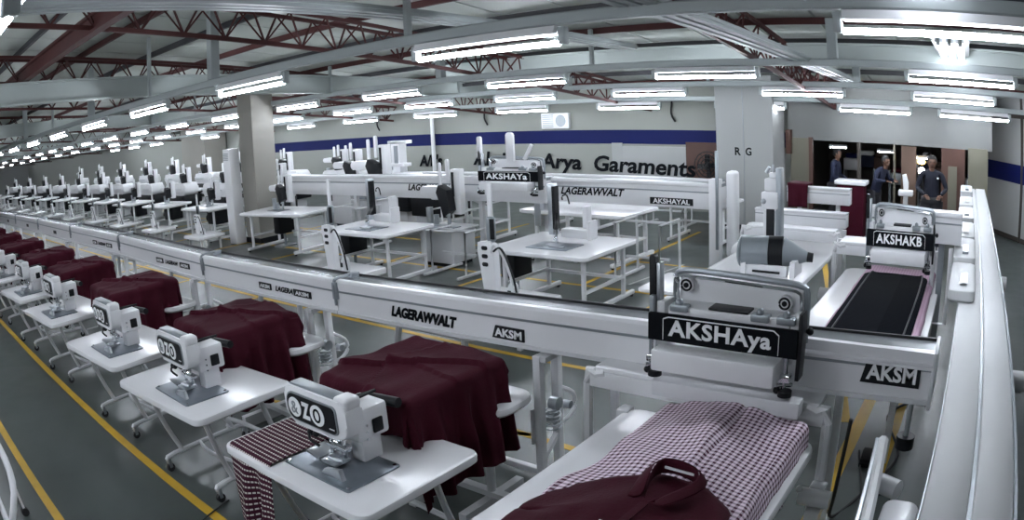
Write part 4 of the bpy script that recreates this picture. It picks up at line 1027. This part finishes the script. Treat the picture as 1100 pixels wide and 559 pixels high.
for (x, y, h, lb) in ((-8.1, 8.72, .62, 'white box pedestal under the tall machine behind the table left of the middle'), (-11.3, 10.05, .85, 'white box pedestal under the long-armed machine right of the column'), (-13.3, 11.0, .85, 'white box pedestal under the machine just right of the column')):
    t = thing('machine_pedestal', lb, 'pedestal', (x, y, 0))
    b = MB(); b.box(-.35, .35, -.3, .3, .06, h-.03, bev=.02); b.build('cabinet_body', WHITE2, t)
    b = MB(); b.slab(-.42, .42, -.38, .36, h-.03, h, rad=.05); b.build('worktop', TOP, t)
    b = MB(); b.box(-.3, .3, -.25, .25, 0, .06); b.build('plinth', BLACK, t)
# small stools / frames by the tables
def rack(label, x, y, w, d, h):
    t = thing('tube_rack', label, 'rack', (x, y, 0))
    for s in (-1, 1):
        b = MB(); b.tube([(s*w/2, -d/2, .04), (s*w/2, -d/2+.02, h), (s*w/2, d/2-.02, h), (s*w/2, d/2, .04)], .022, n=6, smooth=0); b.build('side_frame', WHITE2, t)
        b = MB(); b.box(s*w/2-.025, s*w/2+.025, -d/2-.2, d/2+.2, .02, .06, bev=.01); b.build('foot', WHITE2, t)
    b = MB(); b.box(-w/2, w/2, -.02, .02, h-.03, h); b.box(-w/2, w/2, -.02, .02, .3, .33); b.build('crossbar', WHITE2, t)
    return t
rack('white tube rack right of the plate machine table left of the middle', -7.4, 8.2, .7, .5, .7)
rack('white tube rack beneath the lettered beam, left of its steel post', -8.6, 9.6, .8, .6, .78)
rack('white tube rack in front of the right end of the lettered beam', -4.6, 9.1, .7, .7, .85)
rack('white tube rack right of the table beside the thick column', -10.9, 9.1, .8, .7, .8)
rack('white tube rack nearest the back wall below the blank board', -6.3, 13.4, .9, .5, .75)
# distant beams
def set_text(fp, s, w, h, x, y, z): text('lettering', s, w, h, INK, fp, facing(x, y-.006, z), bold=.03, shear=.3)
t, fp = short_beam('white lettered beam in the middle with steel post at its left end', -6.75, -3.62, 9.5, 1.0, 1.38, d=.25)
set_text(fp, 'LAGERAWVALT', 1.15, .12, -5.75, 9.5, 1.18)
b = MB(); b.box(-4.75, -4.05, 9.494, 9.5, 1.04, 1.14); np_ = b.build('nameplate', BLACK, fp, smooth=0)
text('lettering', 'AKSHAYAL', .6, .075, WINK, np_, facing(-4.4, 9.492, 1.09), bold=.02)
b = MB(); b.box(-6.78, -6.66, 9.38, 9.5, .6, 1.42, bev=.01); b.build('steel_post', STEEL, t)
b = MB(); b.box(-3.78, -3.62, 9.44, 9.60, .05, 1.45, bev=.01); b.build('post', WHITE, t)
b = MB(); b.box(-3.56, -3.40, 9.55, 9.75, .32, 1.56, bev=.05, seg=3); b.ball((-3.38, 9.6, .42), .13, (.8, 1, 1)); b.build('end_column', WHITE, t)
b = MB(); b.box(-3.66, -3.62, 9.40, 9.44, .45, 1.85, bev=.005); b.build('guide_rod', GREYM, t)
b = MB(); b.box(-6.7, -6.62, 9.55, 9.63, 0, 1.06); b.build('post', WHITE, t)
t, fp = short_beam('white beam running left from the distant press head, lettered near its end', -13.9, -6.5, 9.3, .98, 1.40, d=.25)
set_text(fp, 'LAGERAWVALT', 1.2, .12, -8.95, 9.3, 1.18)
b = MB()
for x in (-13.5, -11.2, -7.9): b.box(x-.04, x+.04, 9.38, 9.46, 0, .98)
b.build('post', WHITE2, t)
t, fp = short_beam('long thin white beam along the foot of the lettered back wall', -12.6, -4.55, 12.0, .85, 1.16, d=.2)
text('lettering', 'Rethinking  Automation  Garments  for  All Industries', 3.1, .07, INK, fp, facing(-8.2, 11.994, 1.03), bold=.02)
b = MB(); b.box(-12.75, -12.45, 11.9, 12.15, .3, 1.9, bev=.02); b.box(-12.95, -12.25, 11.85, 12.1, 1.30, 1.38, bev=.01); b.box(-12.85, -12.2, 11.9, 12.1, 1.84, 1.92, bev=.01); b.build('end_tower', WHITE, t)
b = MB(); b.box(-12.62, -12.5, 11.88, 11.9, 1.38, 1.8); b.box(-12.9, -12.7, 11.88, 11.92, 1.22, 1.30); b.build('tower_slot', GREYM, t)
b = MB()
for x in (-10.5, -7.5, -4.7): b.box(x-.04, x+.04, 12.05, 12.13, 0, .95)
b.build('post', WHITE2, t)
# machinery boxes under middle tables
for i, (x, y, lb) in enumerate(((-5.75, 7.5, 'black motor box under the middle table nearest the long beam'), (-9.2, 7.6, 'black motor box under the table left of the middle'), (-12.6, 8.5, 'black motor box under the table beside the thick column'))):
    t = thing('motor_box', lb, 'motor', (x, y, 0))
    b = MB(); b.box(-.12, .12, -.2, .2, .28, .74, bev=.03); b.build('casing', BLACK, t)
    b = MB(); b.box(-.02, .02, -.02, .02, .03, .28); b.box(-.15, .15, -.2, .2, 0, .03); b.build('pedestal', GREYM, t)

# ------------------------------------------------------------------ background rows
rowT = make_table(1.45, .95, .80, rad=.06, splay=False)
b = MB(); b.box(-.1, .35, -.05, .35, .36, .74, bev=.03); b.cyl((-.2, .1, .5), (-.1, .1, .5), .12, n=14); b.build('motor', BLACK, rowT)
def padded(label, x, y):
    t = thing('padded_arm', label, 'padded arm', (x, y, 0), 0, 'padded arms of the far rows')
    b = MB(); b.prism(capsule(-.75, .75, .80, 1.16, tl=.12, bl=.12, tr=.12, br=.12), -.25, .25, 'y', bev=.06); b.build('pad', WHITE, t)
    b = MB(); b.box(-.55, .65, -.3, .3, .32, .80, bev=.03); b.build('dark_skirt', BLACK, t)
    b = MB(); b.box(-.5, .5, -.2, .2, 0, .32); b.build('foot_box', WHITE2, t)
    return t
padP = padded('x', 0, 0)
ru = False
xsA = [-15.6, -18.3, -21.0, -23.7, -26.6, -29.6, -33, -36.6, -40.5, -45, -50]
for i, x in enumerate(xsA):
    lb = ORD[i]
    y = 8.3
    place(rowT, ru, (x, y, 0), R(4), 'white sewing table in the long row left of the thick column, %s from the column' % lb, 'tables of the far left row')
    put(tm, (x-.1, y+.05, .80), 0, 'tall sewing machine on the %s table left of the thick column' % lb, True, 'machines of the far left row', sc=(.75, .8, .62))
    put(tp, (x+1.15, y-.9, 0), 0, 'white machine post in front of the %s table left of the thick column' % lb, True, 'posts of the far left row', sc=(.9, .9, .72))
    put(padP, (x+.55, y+1.6, 0), 0, 'padded white arm on dark base behind the %s table left of the thick column' % lb, ru, 'padded arms of the far left row')
    put(tm, (x+.75, y+1.5, .98), 0, 'tall machine above the padded arm behind the %s table left of the column' % lb, True, 'machines behind the far left row', sc=(.9, .9, .68))
    ru = True
    if i < 9:
        put(padP, (x+.2, 12.6, 0), 0, 'padded white arm in the rearmost row left of the thick column, %s from the column' % lb, True, 'padded arms of the rearmost row')
        put(tm, (x-.1, 12.45, .98), 0, 'tall machine in the rearmost row left of the thick column, %s from the column' % lb, True, 'machines of the rearmost row', sc=(1.1, 1, .78))
        rt_ = put(rowT, (x-1.0, 10.9, 0), R(4), 'white table between the padded arms left of the thick column, %s from the column' % lb, True, 'tables between the padded arms')
put(padP, (-12.3, 11.6, 0), 0, 'padded white arm on dark base just right of the thick column', True)
put(padP, (-10.6, 11.2, 0), 0, 'padded white arm on dark base behind the long-armed machine', True)

# ------------------------------------------------------------------ lower left corner frame
t = thing('trolley_frame', 'white metal trolley frame cut off by the lower left corner', 'trolley', (-5.15, .33, 0))
b = MB(); b.tube([(.35, -.05, .06), (.28, .1, .30), (-.1, .16, .42), (-1.0, .16, .42)], .03, n=8); b.build('side_frame', WHITE, t)
b = MB(); b.tube([(.35, -.05, .08), (-.2, -.02, .10), (-1.0, -.02, .10)], .025, n=8); b.build('foot_bar', WHITE, t)
b = MB(); b.slab(-1.2, .0, -.5, .0, .42, .47, rad=.05); b.build('shelf', TOP, t)
b = MB(); b.cyl((.05, .16, .035), (.09, .16, .035), .034, n=12); b.cyl((.33, -.05, .035), (.37, -.05, .035), .034, n=12); b.build('caster', RUBBER, t)
b = MB(); b.bar((.07, .16, .04), (.03, .14, .4), .02); b.build('caster_stem', WHITE, t)

# ------------------------------------------------------------------ people
def person(label, loc, rz, h, shirt, lean=0.0, arms='down', head_tilt=0):
    t = thing('person', label, 'person', loc, rz)
    s = h/1.72
    def J(x, y, z):   # lean forward (towards -Y) above the hips
        if z > .95: y -= (z-.95)*math.tan(lean)
        return (x*s, y*s, z*s)
    verts = []; edges = []; rad = []
    def v(p, r, par=None):
        verts.append(p); rad.append(r*s)
        if par is not None: edges.append((par, len(verts)-1))
        return len(verts)-1
    pel = v(J(0, 0, .95), .13)
    sp1 = v(J(0, .0, 1.12), .125, pel); sp2 = v(J(0, .0, 1.30), .15, sp1); nk0 = v(J(0, .01, 1.43), .085, sp2); nk = v(J(0, -.005, 1.50), .052, nk0)
    hands = []
    for sd in (-1, 1):
        hp = v(J(sd*.09, 0, .90), .10, pel); kn = v(J(sd*.11, -.02, .50), .065, hp); an = v(J(sd*.12, .02, .09), .045, kn); v(J(sd*.13, -.13, .04), .04, an)
        sh = v(J(sd*.17, .01, 1.40), .07, nk0)
        if arms == 'down': e, w_ = J(sd*.24, .02, 1.13), J(sd*.24, -.10, .90)
        elif arms == 'work': e, w_ = J(sd*.25, -.05, 1.14), J(sd*.13, -.30, 1.05)
        else: e, w_ = J(sd*.27, -.12, 1.22), J(sd*.16, -.34, 1.22)
        el = v(e, .048, sh); wr_ = v(w_, .032, el); hands.append((w_, e, sd))
    me = bpy.data.meshes.new('body'); me.from_pydata(verts, edges, []); bo = bpy.data.objects.new('body', me); C.objects.link(bo); bo.parent = t
    me.materials.append(shirt)
    sk = bo.modifiers.new('skin', 'SKIN')
    for i, r in enumerate(rad): me.skin_vertices[0].data[i].radius = (r, r*.82)
    me.skin_vertices[0].data[0].use_root = True
    bo.modifiers.new('sub', 'SUBSURF').levels = 2; bo.modifiers['sub'].render_levels = 2
    # trousers
    b = MB()
    b.box(-.17*s, .17*s, -.12*s, .12*s, .84*s, 1.0*s, bev=.05*s, seg=3)
    for sd in (-1, 1):
        b.cyl((sd*.09*s, 0, .90*s), (sd*.11*s, -.02*s, .50*s), .115*s, .085*s, n=14); b.cyl((sd*.11*s, -.02*s, .52*s), (sd*.12*s, .02*s, .08*s), .086*s, .07*s, n=14)
    b.build('trousers', TROUSER, t, smooth=60)
    # head
    hc = Vector(J(0, -.02, 1.62))
    b = MB(); b.ball(hc, .088*s, (.86, 1.0, 1.22), n=20); b.ball(hc+Vector((0, -.03*s, -.055*s)), .055*s, (.9, 1, .9), n=14)
    b.prism([(-.012*s, -.02*s), (.012*s, -.02*s), (0, .03*s)], -.105*s, -.07*s, 'y', M=Matrix.Translation(hc))
    for sd in (-1, 1): b.ball(hc+Vector((sd*.078*s, .0, -.005*s)), .022*s, (.4, .8, 1.2), n=10)
    b.cyl(hc+Vector((0, .01, -.16*s)), hc+Vector((0, 0, -.05*s)), .05*s, n=14)
    hd = b.build('head', SKIN, t, smooth=60)
    b = MB()
    for sd in (-1, 1): b.ball(hc+Vector((sd*.032*s, -.082*s, .012*s)), .011*s, (1.3, .5, .7), n=8)
    b.box(-.025*s+hc.x, .025*s+hc.x, hc.y-.094*s, hc.y-.085*s, hc.z-.052*s, hc.z-.046*s); b.build('eyes_and_mouth', HAIR, hd)
    b = MB(); b.ball(hc+Vector((0, .018*s, .028*s)), .096*s, (.90, 1.0, 1.12), n=20)
    for f in [f for f in b.bm.faces if (f.calc_center_median()-hc).y < -.045*s and (f.calc_center_median()-hc).z < .05*s]: b.bm.faces.remove(f)
    b.build('hair', HAIR, t, smooth=60)
    for w_, e, sd in hands:
        w_, e = Vector(w_), Vector(e); d = (w_-e).normalized(); side = d.cross(Vector((0, 0, 1))).normalized()
        b = MB(); pc = w_+d*.045*s
        b.ball(w_+d*.04*s, .042*s, (.9, 1.0, .6), n=10)
        for k, L in enumerate((.055, .07, .065, .05)):
            st = w_+d*.07*s+side*(k-1.5)*.018*s; m1 = st+d*L*.5*s+Vector((0, 0, -.008*s)); b.tube([st, m1, m1+d*L*.45*s+Vector((0, 0, -.025*s))], .0085*s, n=6, smooth=2)
        st = w_+d*.03*s+side*(.035*s*-sd); b.tube([st, st+side*(-sd*.02*s)+d*.025*s, st+side*(-sd*.022*s)+d*.05*s], .0095*s, n=6, smooth=2)
        b.build('hand', SKIN, t, smooth=60)
    for sd in (-1, 1):
        b = MB(); b.ball((sd*.125*s, -.06*s, .045*s), .05*s, (.85, 2.4, .85), n=12); b.build('shoe', BLACK, t, smooth=60)
    return t
pp = person('person in a dark navy shirt standing upright, facing the camera, beneath the amber lamp', (-.70, 13.25, 0), R(8), 1.69, NAVY, .06, 'work')
b = MB(); pp.scale = (1.22, 1.1, 1); b.cyl((.09, -.155, 1.32), (.09, -.175, 1.32), .018, n=10); b.build('badge', WINK, pp)
person('person in a dark blue jacket bending over the counter in the dim opening', (-2.0, 14.2, 0), R(60), 1.58, DARKBLUE, .45, 'reach')
person('person in blue seen from the side at the left of the dim opening', (-3.02, 14.9, 0), R(80), 1.62, DARKBLUE, .12, 'work')

# things in the dim room
t = thing('counter', 'dark red counter with a white top in the dim opening', 'counter', (-2.42, 13.85, 0))
b = MB(); b.box(-.28, .28, -.2, .2, 0, 1.02, bev=.01); b.build('body', MAROON, t)
b = MB(); b.slab(-.33, .33, -.24, .24, 1.02, 1.10, rad=.03); b.build('worktop', TOP, t)
t = thing('wall_lamp', 'round amber lamp glowing beside the standing person', 'lamp', (-1.03, 15.0, 1.46)); MB().ball((0, 0, 0), .08, (1.2, .6, .7), n=14).build('lamp_shade', AMBER, t); b = MB(); b.box(-.03, .03, .02, 3.95, -.02, .02); b.build('lamp_arm', BLACK, t)
t = thing('task_lamp', 'small bright white lamp beside the head of the standing person', 'lamp', (-.98, 14.3, 1.33)); MB().ball((0, 0, 0), .075, n=14).build('bulb', BULB, t); b = MB(); b.tube([(0, .05, 0), (0, .12, -.3), (0, .1, -1.3)], .02); b.build('lamp_pole', BLACK, t)
rr_ = random.Random(5)
for i in range(9):
    x = -3.2+i*.42; z = .8+rr_.random()*.5; w_ = .14+rr_.random()*.1
    t = thing('stored_crate', 'dim crate of cloth on the rack in the dark room, %s from the left' % ORD[i], 'crate', (x, 18.4, 0), 0, 'crates in the dark room')
    b = MB(); b.box(-w_, w_, -.2, .2, z-.2, z+.1, bev=.02); b.build('crate', [WHITE2, DARKBLUE, WOOD, GREYM][i % 4], t)
    b = MB(); b.box(-w_*.8, w_*.8, -.15, .15, z+.1, z+.22, bev=.04); b.build('contents', [BLUE, WINK, TAN, MAROON][i % 4], t)
    b = MB(); b.box(-w_, -w_+.03, -.2, .2, 0, z-.2); b.box(w_-.03, w_, -.2, .2, 0, z-.2); b.build('rack_leg', GREYM, t)
t = thing('white_robot_arm', 'slim white machine arm standing left of the standing person', 'machine', (-1.18, 12.6, 0))
b = MB(); b.prism([(-.05, .5), (.05, .5), (.07, 1.25), (.02, 1.40), (-.05, 1.38), (-.02, 1.1)], -.04, .04, 'y', bev=.01); b.box(-.12, .16, -.1, .1, 1.02, 1.12, bev=.02); b.build('arm', WHITE, t)
b = MB(); b.box(-.1, .1, -.1, .1, 0, .5, bev=.01); b.build('base', BLACK, t)

# ------------------------------------------------------------------ light and view
w = bpy.data.worlds.new('world'); S.world = w; w.use_nodes = True
w.node_tree.nodes['Background'].inputs['Color'].default_value = (.55, .68, .72, 1); w.node_tree.nodes['Background'].inputs['Strength'].default_value = .3
S.view_settings.view_transform = 'Standard'; S.view_settings.look = 'None'; S.view_settings.gamma = 1; S.view_settings.use_curve_mapping = False
S.view_settings.exposure = 1.55
